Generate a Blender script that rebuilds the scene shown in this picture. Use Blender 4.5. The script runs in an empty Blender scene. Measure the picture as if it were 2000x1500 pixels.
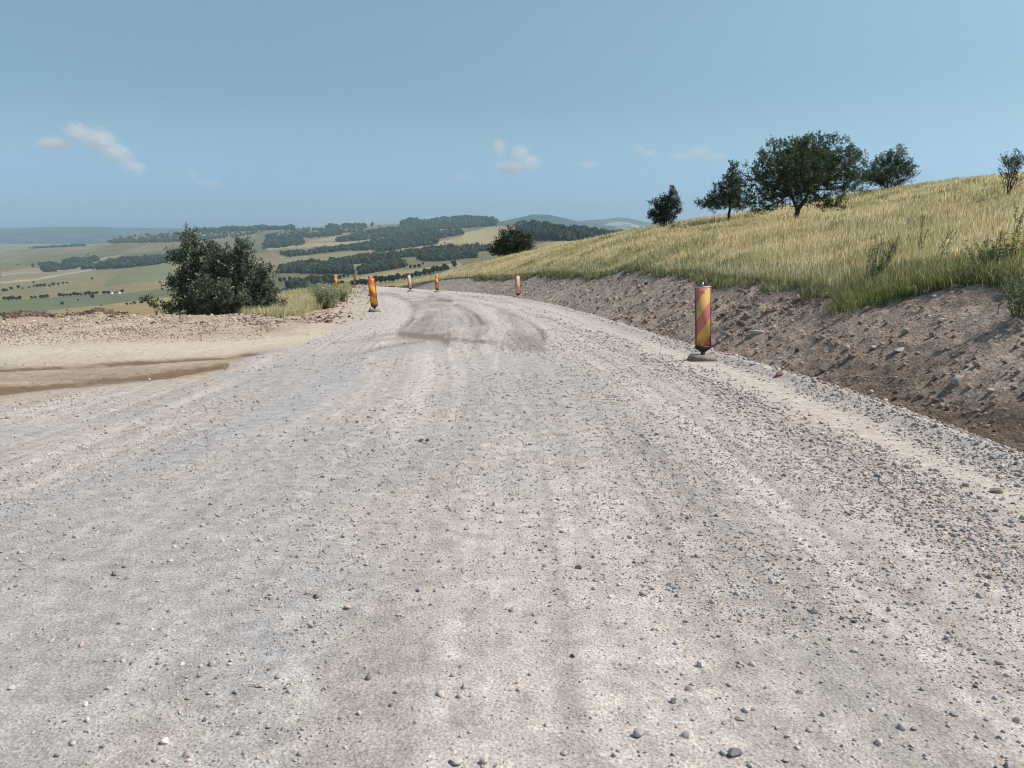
import bpy, math, random
import numpy as np
R = np.random.default_rng(7)
random.seed(7)
sc = bpy.context.scene
LINK = sc.collection.objects.link
# ------------------------------------------------------------------ camera model (photo pixels 2000 x 1500)
FPX, PITCH, HC, SL = 1444.0, math.radians(11.9), 1.52, 0.057

def ray(px, py):
    px = np.asarray(px, float); py = np.asarray(py, float)
    a = (px - 1000) / FPX; b = (750 - py) / FPX
    return a, math.cos(PITCH) + b * math.sin(PITCH), -math.sin(PITCH) + b * math.cos(PITCH)

def plane(px, py):                       # photo pixel -> point on the sloping road plane
    dx, dy, dz = ray(px, py)
    t = HC / np.maximum(-dz - SL * dy, 1e-4)
    return dx * t, dy * t

def at(px, py, D):                       # photo pixel -> point at forward distance D
    dx, dy, dz = ray(px, py)
    t = D / dy
    return np.stack([dx * t, dy * t, HC + dz * t], -1)

# ------------------------------------------------------------------ noise
def _h(ix, iy, seed):
    n = (ix.astype(np.int64) * 374761393 + iy.astype(np.int64) * 668265263 + seed * 974634777) & 0xFFFFFFFF
    n = ((n ^ (n >> 13)) * 1274126177) & 0xFFFFFFFF
    n = n ^ (n >> 16)
    return (n & 0xFFFF) / 65535.0

def vn(x, y, seed=0):
    x = np.asarray(x, float); y = np.asarray(y, float)
    ix = np.floor(x); iy = np.floor(y)
    fx = x - ix; fy = y - iy
    u = fx * fx * (3 - 2 * fx); v = fy * fy * (3 - 2 * fy)
    ix = ix.astype(np.int64); iy = iy.astype(np.int64)
    a = _h(ix, iy, seed); b = _h(ix + 1, iy, seed); c = _h(ix, iy + 1, seed); d = _h(ix + 1, iy + 1, seed)
    return (a * (1 - u) + b * u) * (1 - v) + (c * (1 - u) + d * u) * v

def fbm(x, y, seed=0, o=4, g=0.5):
    s = 0; a = 1; n = 0
    for i in range(o):
        s = s + a * (vn(x * 2 ** i, y * 2 ** i, seed + i * 17) * 2 - 1); n += a; a *= g
    return s / n

def ss(a, b, x):
    t = np.clip((x - a) / (b - a), 0, 1)
    return t * t * (3 - 2 * t)

def polydist(x, y, P):                   # unsigned distance to polyline
    x = np.asarray(x, float); y = np.asarray(y, float)
    d = np.full(x.shape, 1e18)
    for (ax, ay), (bx, by) in zip(P[:-1], P[1:]):
        vx, vy = bx - ax, by - ay
        t = np.clip(((x - ax) * vx + (y - ay) * vy) / (vx * vx + vy * vy + 1e-12), 0, 1)
        d = np.minimum(d, (x - ax - t * vx) ** 2 + (y - ay - t * vy) ** 2)
    return np.sqrt(d)

def inpoly(x, y, P):
    x = np.asarray(x, float); y = np.asarray(y, float)
    r = np.zeros(x.shape, bool); n = len(P)
    for i in range(n):
        ax, ay = P[i]; bx, by = P[(i + 1) % n]
        if ay == by: continue
        c = ((ay > y) != (by > y)) & (x < (bx - ax) * (y - ay) / (by - ay) + ax)
        r ^= c
    return r

# ------------------------------------------------------------------ mesh helpers
def mesh_data(name, V, F, mat=None, col=None, smooth=False, colname='col'):
    """V (n,3); F list of (m,k) index arrays; col (n,3) linear colours"""
    if isinstance(F, np.ndarray): F = [F]
    V = np.asarray(V, np.float32)
    me = bpy.data.meshes.new(name)
    me.vertices.add(len(V)); me.vertices.foreach_set('co', V.ravel())
    idx = np.concatenate([f.ravel() for f in F]).astype(np.int32)
    ln = np.concatenate([np.full(len(f), f.shape[1]) for f in F]).astype(np.int32)
    st = np.concatenate([[0], np.cumsum(ln)[:-1]]).astype(np.int32)
    me.loops.add(len(idx)); me.loops.foreach_set('vertex_index', idx)
    me.polygons.add(len(ln)); me.polygons.foreach_set('loop_start', st); me.polygons.foreach_set('loop_total', ln)
    if smooth: me.polygons.foreach_set('use_smooth', np.ones(len(ln), bool))
    if col is not None:
        a = me.color_attributes.new(colname, 'FLOAT_COLOR', 'POINT')
        c = np.ones((len(V), 4), np.float32); c[:, :3] = col
        a.data.foreach_set('color', c.ravel())
    me.update(calc_edges=True)
    if mat: me.materials.append(mat)
    return me

def mobj(name, V, F, mat=None, col=None, smooth=False, parent=None, loc=None):
    o = bpy.data.objects.new(name, mesh_data(name, V, F, mat, col, smooth))
    LINK(o)
    if loc is not None: o.location = loc
    if parent is not None: o.parent = parent
    return o

def empty(name, loc, rz=0):
    o = bpy.data.objects.new(name, None); LINK(o)
    o.location = loc; o.rotation_euler = (0, 0, rz); o.empty_display_size = 0.2
    return o

def tag(o, label=None, cat=None, group=None, kind=None):
    if label: o['label'] = label
    if cat: o['category'] = cat
    if group: o['group'] = group
    if kind: o['kind'] = kind
    return o

class MB:                                # small collector for boxes / prisms / tubes
    def __init__(s): s.V = []; s.F = {}; s.n = 0
    def add(s, V, F):
        V = np.asarray(V, float)
        for f in (F if isinstance(F, list) else [F]):
            f = np.asarray(f, int)
            s.F.setdefault(f.shape[1], []).append(f + s.n)
        s.V.append(V); s.n += len(V)
    def box(s, x0, x1, y0, y1, z0, z1):
        V = [(x, y, z) for z in (z0, z1) for y in (y0, y1) for x in (x0, x1)]
        s.add(V, np.array([[0, 2, 3, 1], [4, 5, 7, 6], [0, 1, 5, 4], [2, 6, 7, 3], [0, 4, 6, 2], [1, 3, 7, 5]]))
    def prism(s, poly, y0, y1):          # poly in (x,z), extruded along y
        n = len(poly)
        V = [(x, y0, z) for x, z in poly] + [(x, y1, z) for x, z in poly]
        q = np.array([[i, (i + 1) % n, n + (i + 1) % n, n + i] for i in range(n)])
        s.add(V, [q, np.array([list(range(n))[::-1]]), np.array([list(range(n, 2 * n))])])
    def tube(s, pts, rad, k=6, cap=True):
        pts = np.asarray(pts, float); n = len(pts)
        rad = np.broadcast_to(np.asarray(rad, float), (n,))
        T = np.gradient(pts, axis=0); T /= np.linalg.norm(T, axis=1, keepdims=True) + 1e-9
        ref = np.array([0.31, 0.95, 0.05]) if abs(T[0][2]) > .7 else np.array([0, 0, 1.])
        A = np.cross(T, ref); A /= np.linalg.norm(A, axis=1, keepdims=True) + 1e-9
        B = np.cross(T, A)
        th = np.linspace(0, 2 * np.pi, k, endpoint=False)
        V = (pts[:, None] + rad[:, None, None] * (np.cos(th)[None, :, None] * A[:, None] + np.sin(th)[None, :, None] * B[:, None])).reshape(-1, 3)
        i = np.arange(n - 1)[:, None] * k + np.arange(k)[None]
        j = np.arange(n - 1)[:, None] * k + (np.arange(k)[None] + 1) % k
        F = [np.stack([i, j, j + k, i + k], -1).reshape(-1, 4)]
        if cap: F += [np.array([list(range(k))[::-1]]), np.array([list(range((n - 1) * k, n * k))])]
        s.add(V, F)
    def build(s, name, mat, parent=None, smooth=False, col=None, loc=None):
        return mobj(name, np.concatenate(s.V), [np.concatenate(f) for f in s.F.values()], mat, col, smooth, parent, loc)

def grid_faces(nr, nc):
    i = np.arange(nr - 1)[:, None] * nc + np.arange(nc - 1)[None]
    return np.stack([i, i + 1, i + nc + 1, i + nc], -1).reshape(-1, 4)

# ------------------------------------------------------------------ materials
def new_mat(name):
    m = bpy.data.materials.new(name); m.use_nodes = True
    nt = m.node_tree; nt.nodes.clear()
    return m, nt, nt.nodes.new

def soil_mat(name, fine=70., vary=.35, bump=.4, rough=.95, bump_dist=.02, layers=2, spec=.15):
    """colour attribute x procedural grain, with grain bump"""
    m, nt, N = new_mat(name); L = nt.links.new
    out = N('ShaderNodeOutputMaterial'); b = N('ShaderNodeBsdfPrincipled'); L(b.outputs[0], out.inputs[0])
    b.inputs['Roughness'].default_value = rough
    b.inputs['Specular IOR Level'].default_value = spec
    at_ = N('ShaderNodeAttribute'); at_.attribute_name = 'col'
    tc = N('ShaderNodeTexCoord')
    n1 = N('ShaderNodeTexNoise'); n1.inputs['Scale'].default_value = fine; n1.inputs['Detail'].default_value = 5; n1.inputs['Roughness'].default_value = .72
    L(tc.outputs['Object'], n1.inputs['Vector'])
    n2 = N('ShaderNodeTexNoise'); n2.inputs['Scale'].default_value = fine * .11; n2.inputs['Detail'].default_value = 6; n2.inputs['Roughness'].default_value = .65
    L(tc.outputs['Object'], n2.inputs['Vector'])
    mr = N('ShaderNodeMapRange'); mr.inputs[1].default_value = .25; mr.inputs[2].default_value = .75
    mr.inputs[3].default_value = 1 - vary; mr.inputs[4].default_value = 1 + vary; L(n1.outputs['Fac'], mr.inputs[0])
    mr2 = N('ShaderNodeMapRange'); mr2.inputs[1].default_value = .25; mr2.inputs[2].default_value = .75
    mr2.inputs[3].default_value = 1 - vary * .5; mr2.inputs[4].default_value = 1 + vary * .5; L(n2.outputs['Fac'], mr2.inputs[0])
    mu = N('ShaderNodeMath'); mu.operation = 'MULTIPLY'; L(mr.outputs[0], mu.inputs[0]); L(mr2.outputs[0], mu.inputs[1])
    vm = N('ShaderNodeVectorMath'); vm.operation = 'SCALE'; L(at_.outputs['Color'], vm.inputs[0]); L(mu.outputs[0], vm.inputs['Scale'])
    L(vm.outputs[0], b.inputs['Base Color'])
    v = N('ShaderNodeTexVoronoi'); v.inputs['Scale'].default_value = fine * .8; L(tc.outputs['Object'], v.inputs['Vector'])
    ad = N('ShaderNodeMath'); ad.operation = 'MULTIPLY_ADD'; L(v.outputs['Distance'], ad.inputs[0]); ad.inputs[1].default_value = -.6; L(n1.outputs['Fac'], ad.inputs[2])
    bp = N('ShaderNodeBump'); bp.inputs['Strength'].default_value = bump; bp.inputs['Distance'].default_value = bump_dist
    L(ad.outputs[0], bp.inputs['Height']); L(bp.outputs[0], b.inputs['Normal'])
    return m

def leaf_mat(name, trans=.3, rough=.6, spec=.25):
    """colour attribute foliage, part of the light passes through the blade"""
    m, nt, N = new_mat(name); L = nt.links.new
    out = N('ShaderNodeOutputMaterial'); b = N('ShaderNodeBsdfPrincipled'); t = N('ShaderNodeBsdfTranslucent'); mx = N('ShaderNodeMixShader')
    b.inputs['Roughness'].default_value = rough; b.inputs['Specular IOR Level'].default_value = spec
    a = N('ShaderNodeAttribute'); a.attribute_name = 'col'
    g = N('ShaderNodeNewGeometry')
    mr = N('ShaderNodeMapRange'); mr.inputs[3].default_value = .7; mr.inputs[4].default_value = 1.35; L(g.outputs['Random Per Island'], mr.inputs[0])
    vm = N('ShaderNodeVectorMath'); vm.operation = 'SCALE'; L(a.outputs['Color'], vm.inputs[0]); L(mr.outputs[0], vm.inputs['Scale'])
    L(vm.outputs[0], b.inputs['Base Color']); L(vm.outputs[0], t.inputs['Color'])
    mx.inputs[0].default_value = trans; L(b.outputs[0], mx.inputs[1]); L(t.outputs[0], mx.inputs[2]); L(mx.outputs[0], out.inputs[0])
    return m

def plain_mat(name, c, rough=.6, vary=.25, scale=20., metal=0., spec=.4):
    m, nt, N = new_mat(name); L = nt.links.new
    out = N('ShaderNodeOutputMaterial'); b = N('ShaderNodeBsdfPrincipled'); L(b.outputs[0], out.inputs[0])
    b.inputs['Roughness'].default_value = rough; b.inputs['Metallic'].default_value = metal; b.inputs['Specular IOR Level'].default_value = spec
    tc = N('ShaderNodeTexCoord'); n = N('ShaderNodeTexNoise'); n.inputs['Scale'].default_value = scale; n.inputs['Detail'].default_value = 6
    L(tc.outputs['Object'], n.inputs['Vector'])
    mr = N('ShaderNodeMapRange'); mr.inputs[1].default_value = .3; mr.inputs[2].default_value = .7
    mr.inputs[3].default_value = 1 - vary; mr.inputs[4].default_value = 1 + vary; L(n.outputs['Fac'], mr.inputs[0])
    vm = N('ShaderNodeVectorMath'); vm.operation = 'SCALE'; vm.inputs[0].default_value = c; L(mr.outputs[0], vm.inputs['Scale'])
    L(vm.outputs[0], b.inputs['Base Color'])
    bp = N('ShaderNodeBump'); bp.inputs['Strength'].default_value = .15; bp.inputs['Distance'].default_value = .01
    L(n.outputs['Fac'], bp.inputs['Height']); L(bp.outputs[0], b.inputs['Normal'])
    return m

M_ROAD = soil_mat('gravel_surface', 85, .6, .6, bump_dist=.012)
M_BANK = soil_mat('cut_soil', 26, .5, .8, bump_dist=.05)
M_MEADOW = soil_mat('meadow_soil', 12, .5, .6, bump_dist=.06)
M_VALLEY = soil_mat('field_cover', .05, .22, 0.15, bump_dist=1.)
M_STONE = soil_mat('stone', 60, .3, .35, bump_dist=.008, rough=.85)
M_CLOD = soil_mat('dry_clod', 45, .4, .6, bump_dist=.015)
M_LEAF = leaf_mat('foliage', .28, .5, .35)
M_WOOD = leaf_mat('far_foliage', .08, .8, .1)
M_GRASS = leaf_mat('grass_blades', .45, .75, .12)
M_BARK = plain_mat('bark', (.055, .045, .037), .9, .4, 14)
M_DRYWOOD = plain_mat('dry_wood', (.42, .36, .29), .85, .3, 30)

# ------------------------------------------------------------------ right road edge (foot of the cutting)
YC = np.array([-9, 0, 6, 8, 10, 11.4, 13.7, 17.3, 24.7, 33.4, 43.3, 52.5, 59.6, 66, 76, 84, 92.])
XC = np.array([4.3, 4.32, 4.35, 4.38, 4.32, 4.24, 3.95, 3.62, 3.07, 2.15, .35, -2.2, -5.3, -8.2, -12.5, -17, -23.])
yy = np.linspace(-9, 92, 2021)
xx = np.interp(yy, YC, XC)
ker = np.exp(-np.linspace(-2.2, 2.2, 61) ** 2); ker /= ker.sum()
xx = np.convolve(np.pad(xx, 30, 'reflect', reflect_type='odd'), ker, 'valid')
_dx = np.gradient(xx, yy); _n = np.sqrt(1 + _dx ** 2)
NX, NY = 1 / _n, -_dx / _n               # unit normal pointing right, away from the road
FOOT = [(a, b) for a, b in zip(xx[::20], yy[::20])]

def foot_ts(x, y):                       # (t, s): position along the right edge and signed distance from it (negative on the road)
    x = np.asarray(x, float); y = np.asarray(y, float)
    t = np.clip(y, -9, 92)
    for _ in range(7):
        cx = np.interp(t, yy, xx); nx = np.interp(t, yy, NX); ny = np.interp(t, yy, NY)
        a = (x - cx) * -ny + (y - t) * nx          # along the tangent
        t = np.clip(t + .75 * a * nx, -9, 92)
    cx = np.interp(t, yy, xx); nx = np.interp(t, yy, NX); ny = np.interp(t, yy, NY)
    d = (x - cx) * nx + (y - t) * ny
    return t, np.where(d > 0, 1, -1) * np.hypot(x - cx, y - t)

def s_of(x, y): return foot_ts(x, y)[1]

# ================================================================== NEAR GROUND: gravel road, dirt lay-by, grassy verge on one sloping plane
OUTER_PX = [(-900, 644), (-300, 635), (0, 626), (60, 621), (110, 622), (190, 616), (300, 616), (420, 616), (515, 610), (530, 594), (560, 578),
            (600, 571), (640, 567), (668, 561), (700, 557), (740, 557.5), (800, 559), (835, 563), (862, 566)]
OUTER = [tuple(map(float, plane(*p))) for p in OUTER_PX]
GRAVEL_L = [(-900, 815), (0, 790), (120, 768), (200, 757), (330, 747), (400, 738), (470, 706), (560, 680), (620, 658), (680, 636), (715, 615),
            (722, 600), (715, 585), (700, 572), (668, 562)]
GRASS_PX = [(455, 611), (500, 618), (545, 624), (600, 612), (645, 600), (672, 584), (690, 571), (668, 559), (600, 565), (540, 575), (480, 596)]

def under(px, line):                     # pixel row of a left boundary line at column px
    l = sorted(line)
    return np.interp(px, [p[0] for p in l], [p[1] for p in l])

def stroke(px, py, P, w, pw=2):
    return np.exp(-(polydist(px, py, P) / w) ** pw)

def near_z(x, y, s=None):
    """height of the near ground (road, lay-by, verge)"""
    if s is None: s = s_of(x, y)
    d = np.hypot(x, y)
    z = -SL * y
    # rounded gravel berm on the right edge and its fall into the ditch
    z = z + (.05 + .05 * vn(x * .9, y * .9, 5)) * np.exp(-((s + .32) / .2) ** 2) * ss(70, 40, y) - .75 * np.maximum(0, s + .06)
    # wheel ruts and soft waves running along the road
    wv = ss(2.5, 5, -s)
    z = z + .012 * (vn(s * 1.6, y * .07, 11) - .5) + .01 * fbm(x * .8, y * .8, 3, 3)
    z = z + .0028 * fbm(x * 9, y * 9, 21, 3) * (1 + 1.2 * ss(-2.6, -1.2, s))
    return z

cols = np.concatenate([np.arange(-640, 0, 8.), np.arange(0, 2001, 2.4), np.arange(2008, 2640, 8.)])
rows = np.concatenate([np.arange(556, 580, .5), np.arange(580, 700, .8), np.arange(700, 900, 1.5), np.arange(900, 1510, 2.4), np.arange(1515, 2500, 14.)])
PX, PY = np.meshgrid(cols, rows)
GX, GY = plane(PX, PY)
GS = s_of(GX, GY)
GZ = near_z(GX, GY, GS)
px, py = PX, PY
gl = under(px, GRAVEL_L)
wob = fbm(GX * .7, GY * .35, 31, 4) * 14 * ss(560, 700, py) + fbm(GX * 3, GY * 1.5, 32, 3) * 5
left_line = (px < 722)
# right of the lay-by boundary = gravel; soft edge
edge_d = np.where(py > 556, (py - gl) + wob, 0)
xl = np.interp(py, [560, 572, 585, 600, 615, 640, 660, 690, 740], [668, 700, 716, 722, 716, 672, 615, 520, 395])
gravel = np.where(py < 740, ss(-34, 34, px - xl + wob * 2.5), ss(-34, 30, edge_d * 1.3 + (px > 430) * 30))
gravel = np.where(px > 760, 1, gravel)
dirt = 1 - gravel
grassv = inpoly(px + wob * .6, py + wob * .1, GRASS_PX).astype(float)

# ---- colours
def mix(a, b, t): return a * (1 - t[..., None]) + np.asarray(b) * t[..., None]
C = np.broadcast_to(np.array([.42, .374, .346]), px.shape + (3,)).copy()
GT = foot_ts(GX, GY)[0]
along = vn(GS * 1.3, GT * .05, 41) * .5 + vn(GS * 3.6, GT * .07, 42) * .5
fine_s = vn(GS * 9, GT * .12, 43) * .55 + vn(GS * 19, GT * .2, 44) * .45
C = mix(C, (.375, .345, .335), .55 * ss(.5, .72, along))
C = mix(C, (.50, .45, .42), .5 * ss(.5, .25, along))
C = C * (1 + .5 * (fine_s - .5) * ss(-.6, -1.5, GS))[..., None]
pat = fbm(GX * .55, GY * .28, 51, 5)
C = mix(C, (.44, .345, .305), .4 * ss(.08, .4, pat) * ss(-4.5, -1.2, GS))
C = mix(C, (.33, .325, .335), .55 * ss(.05, .4, fbm(GX * .6, GY * .33, 58, 4)) * ss(-2.2, -4, GS))
C = mix(C, (.50, .455, .415), .16 * ss(.08, .45, fbm(GX * 2.2, GY * .7, 61, 5)))
spk = fbm(GX * 11, GY * 7, 62, 4)
C = C * (1 + .14 * spk * ss(18, 5, GY))[..., None]
blue = np.clip(stroke(px, py, [(-200, 1080), (0, 1000), (300, 905), (520, 815), (690, 735)], 26) * .8 + stroke(px, py, [(640, 1130), (540, 1260), (470, 1420), (440, 1600)], 95) * .5, 0, .85) * (.6 + .8 * vn(GX * 2, GY * 1.2, 66))
C = mix(C, (.345, .345, .36), np.clip(blue, 0, .9))
fleck = ss(.22, .4, fbm(GX * 7, GY * 4, 67, 4)) * stroke(px, py, [(640, 1130), (560, 1260), (500, 1420), (470, 1600)], 130)
C = mix(C, (.54, .51, .48), .35 * fleck)
# compacted dusty strip left by tyres beside the right edge, coarse bands both sides
strip = np.exp(-((GS + .95 + .12 * fbm(GY * .3, GX * 0, 63, 2)) / .26) ** 2) * ss(2.5, 5, GY) * ss(24, 12, GY)
C = mix(C, (.50, .44, .395), .8 * strip)
C = mix(C, (.38, .31, .275), .5 * np.exp(-((GS + 1.75) / .35) ** 2) * ss(22, 8, GY))
# pale far road
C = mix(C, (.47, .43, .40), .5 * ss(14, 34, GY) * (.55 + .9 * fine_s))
# damp dark arcs in the bend
n1 = fbm(GX * .9, GY * .3, 71, 5); n2 = fbm(GX * 2.5, GY * .5, 73, 4)
damp = np.zeros_like(px)
for P, w, k in [([(700, 571), (745, 575), (770, 578), (800, 587), (813, 602), (804, 629), (779, 647)], 5, .7),
                ([(812, 596), (832, 606), (840, 625), (826, 645), (808, 652)], 13, .6), ([(830, 590), (862, 592), (880, 600)], 7, .55), ([(850, 615), (862, 640), (850, 655)], 12, .35),
                ([(840, 583), (875, 588), (926, 609), (942, 633), (934, 652), (928, 668)], 6, .85), ([(895, 590), (935, 606), (955, 632)], 3, .5),
                ([(782, 652), (815, 655), (860, 659), (872, 667)], 8, .9), ([(872, 662), (915, 666), (945, 668)], 5, .7), ([(955, 668), (985, 672), (1000, 676)], 5, .6), ([(985, 678), (1030, 682), (1064, 684)], 4, .5),
                ([(770, 651), (725, 658), (680, 666), (648, 670)], 2.5, .5), ([(830, 666), (780, 673), (735, 681), (680, 695)], 3.5, .5), ([(690, 668), (740, 664), (790, 660)], 3, .3),
                ([(975, 606), (992, 611), (1034, 626), (1055, 644), (1063, 662)], 5.5, .85), ([(1000, 620), (1030, 640), (1045, 662)], 8, .35),
                ([(860, 580), (920, 590), (980, 602), (1070, 622), (1130, 645)], 2, .45), ([(900, 577), (1000, 592), (1110, 620), (1190, 655)], 2, .3), ([(870, 574), (960, 581), (1060, 597)], 1.5, .25), ([(760, 566), (830, 572), (880, 580)], 2, .3)]:
    damp = np.maximum(damp, k * stroke(px, py + 2 * n2, P, w))
area = inpoly(px + 26 * n1, py + 16 * n2 + 8 * n1, [(800, 584), (880, 584), (935, 606), (950, 640), (940, 672), (860, 668), (790, 654), (822, 625), (824, 602)]) * .48
area = np.maximum(area, inpoly(px + 22 * n1, py + 14 * n2, [(965, 600), (1005, 608), (1045, 626), (1078, 664), (1066, 686), (960, 688), (990, 660), (985, 625)]) * .45)
area = area * np.clip(-.35 + 2.1 * (.7 * fine_s + .3 * vn(GS * 4.5, GT * .06, 77)), 0, 1.1)
damp = np.maximum(damp * .92, area)
damp = np.clip(damp * (.55 + .75 * fine_s + .9 * n1 + .7 * n2), 0, .9)
for P, w, k in [([(890, 588), (941, 612), (980, 640), (988, 672), (985, 720)], 4.5, .8), ([(905, 592), (950, 620), (965, 650), (960, 700)], 2.5, .7), ([(884, 600), (912, 625), (900, 655), (890, 690)], 4, .6), ([(1000, 606), (1075, 650), (1180, 720)], 3, .5)]:
    damp *= 1 - k * stroke(px, py, P, w)
C = mix(C, (.175, .135, .122), damp)
tr = stroke(px, py, [(930, 590), (968, 620), (978, 660), (965, 720)], 4) + stroke(px, py, [(1000, 600), (1080, 650), (1180, 720)], 4) + .8 * stroke(px, py, [(700, 566), (770, 585), (795, 605), (785, 628), (740, 645)], 7)
C = mix(C, (.52, .475, .44), np.clip(.5 * tr, 0, 1))
# lay-by soil
D = np.broadcast_to(np.array([.395, .325, .255]), px.shape + (3,)).copy()
D = mix(D, (.475, .41, .33), .85 * ss(-.1, .25, fbm(GX * .35, GY * .15, 81, 4)))
palest = stroke(px, py, [(-300, 700), (0, 690), (300, 678), (480, 668), (640, 655)], 15)
D = mix(D, (.54, .475, .385), .7 * palest)
rough = ss(664, 640, py - 10 * fbm(GX * .3, GY * .2, 83, 3) + np.where(px > 600, 15, 0))
D = mix(D, (.36, .272, .215), .7 * rough * ss(-.35, .3, fbm(GX * 1.1, GY * .5, 85, 5)))
D = mix(D, (.235, .165, .125), .6 * rough * ss(.12, .42, fbm(GX * 1.8, GY * .8, 87, 5)))
n3 = fbm(GX * .8, GY * 2.5, 91, 5)
trk = 1.1 * stroke(px, py + 2 * n3, [(-300, 735), (0, 722), (200, 713), (330, 704), (450, 697), (560, 684)], 4)
trk = np.maximum(trk, 1.1 * stroke(px, py + 3 * n3, [(-300, 780), (0, 764), (100, 753), (250, 741), (330, 731), (440, 713)], 6.5))
trk = np.maximum(trk, .3 * inpoly(px, py + 4 * n3, [(-300, 735), (0, 722), (200, 713), (450, 697), (570, 683), (470, 706), (400, 722), (250, 736), (0, 757), (-300, 775)]))
trk = np.maximum(trk, .25 * stroke(px, py, [(560, 684), (650, 668), (720, 655)], 4))
D = mix(D, (.165, .112, .073), np.clip(trk * (1.2 + 1.2 * n3 + .6 * fbm(GX * 5, GY * 5, 93, 3)), 0, .95))
C = mix(C, (.1, .1, .1), np.zeros_like(px)) * (1 - dirt[..., None]) + D * dirt[..., None]
# stony pale shoulder round the inner panel
sh = inpoly(px, py, [(640, 612), (690, 580), (725, 590), (725, 625), (650, 650), (560, 650)]) * .6
C = mix(C, (.47, .415, .365), sh)
C = mix(C, (.30, .25, .12), grassv)

# heights: rough soil and clods at the lay-by rim, ruts in the damp tracks
rim = np.exp(-((py - under(px, OUTER_PX[:12])) / 16) ** 2) * (px < 560)
GZ += rough * dirt * (1 - grassv) * (.05 * fbm(GX * 1.6, GY * 1.2, 101, 4) + .03 * fbm(GX * 5, GY * 4, 103, 3))
GZ += rim * (.01 + .07 * np.maximum(0, fbm(GX * .8, GY * .8, 105, 4)))
GZ += .13 * np.exp(-(((px - 55) / 45) ** 2 + ((py - 617) / 8) ** 2)) + .17 * np.exp(-(((px - 195) / 22) ** 2 + ((py - 613) / 7) ** 2)) + .08 * np.exp(-(((px - 520) / 40) ** 2 + ((py - 618) / 9) ** 2))
GZ -= .03 * trk * dirt

inside = GS < .55
OUT_FULL = OUTER + [(-5.0, 59.8)] + [(a, b) for a, b in FOOT[::-1] if b < 59] + [(4.3, -8), (-60, -8)]
keep_v = inside & ((GY < 20) | inpoly(GX, GY, [(OUTER[0][0] * 3, OUTER[0][1])] + OUTER + [(-5.0, 59.8), (9, 59), (9, 0), (-120, 0)]))
F = grid_faces(len(rows), len(cols))
kv = keep_v.ravel()
F = F[kv[F].all(1)]
Vn = np.stack([GX, GY, GZ], -1).reshape(-1, 3)
cls = np.where(grassv > .5, 2, np.where(dirt > .5, 1, 0)).ravel()[F[:, 0]]
Cn = C.reshape(-1, 3)

def sub(name, sel, mat):
    f = F[sel]; u, inv = np.unique(f, return_inverse=True)
    o = mobj(name, Vn[u], inv.reshape(f.shape), mat, Cn[u], True)
    return tag(o, kind='structure')

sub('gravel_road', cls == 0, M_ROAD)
sub('dirt_layby', cls == 1, M_ROAD)
sub('grass_verge', cls == 2, M_MEADOW)

# slope falling away beyond the rim and the far road edge
OP = np.array(OUTER)
op = np.concatenate([np.linspace(OP[i], OP[i + 1], 14, endpoint=False) for i in range(len(OP) - 1)] + [OP[-1:]])
tg = np.gradient(op, axis=0); tg /= np.linalg.norm(tg, axis=1, keepdims=True)
nr = np.stack([-tg[:, 1], tg[:, 0]], -1)
for _ in range(40): nr[1:-1] = (nr[:-2] + nr[1:-1] * 2 + nr[2:]) / 4
nr /= np.linalg.norm(nr, axis=1, keepdims=True)
off = np.array([-.6, 0, .5, 1.5, 3, 6, 10, 16, 25, 40, 60, 90.])
SX = op[:, None, 0] + nr[:, None, 0] * off; SY = op[:, None, 1] + nr[:, None, 1] * off
edge_z = (-SL * op[:, 1])[:, None]
SZ = edge_z - .03 - .42 * np.maximum(off, 0)[None] + .1 * fbm(SX * .7, SY * .7, 111, 3)
SC = np.broadcast_to(np.array([.30, .25, .13]), SX.shape + (3,)) * (1 + .3 * fbm(SX * .4, SY * .4, 113, 3))[..., None]
tag(mobj('hillside_slope', np.stack([SX, SY, SZ], -1).reshape(-1, 3), grid_faces(*SX.shape), M_MEADOW, SC.reshape(-1, 3), True), kind='structure')

# ================================================================== CUTTING AND MEADOW ON THE RIGHT
TAN = math.tan(math.radians(30))
CREST_PX = [(2000, 545), (1900, 550), (1800, 562), (1740, 570), (1680, 573), (1620, 563), (1560, 556), (1500, 549), (1440, 543), (1370, 534),
            (1280, 534), (1200, 536), (1100, 538), (1000, 541), (930, 542), (884, 543)]

def bank_h(s): return -.22 + TAN * np.maximum(s - .3, 0)

crest = []
for p in CREST_PX:
    D = np.linspace(4, 75, 3000)
    P = at(np.full(D.shape, p[0]), np.full(D.shape, p[1]), D)
    s = s_of(P[:, 0], P[:, 1])
    hit = (s > .3) & (P[:, 2] < -SL * P[:, 1] + bank_h(s))
    P0 = P[np.argmax(hit)]
    crest.append((P0[0], P0[1], P0[2], s[np.argmax(hit)]))
crest = np.array(crest)
# position along the edge of each crest point
FA = np.stack([xx, yy], -1)
ct = np.array([yy[np.argmin((xx - c[0]) ** 2 + (yy - c[1]) ** 2)] for c in crest])
o_ = np.argsort(ct); CT = np.concatenate([[-9, -2], ct[o_], [70, 80, 92]]); CW = np.concatenate([[3.0, 3.0], crest[o_, 3], [.8, .5, .5]])

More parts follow.
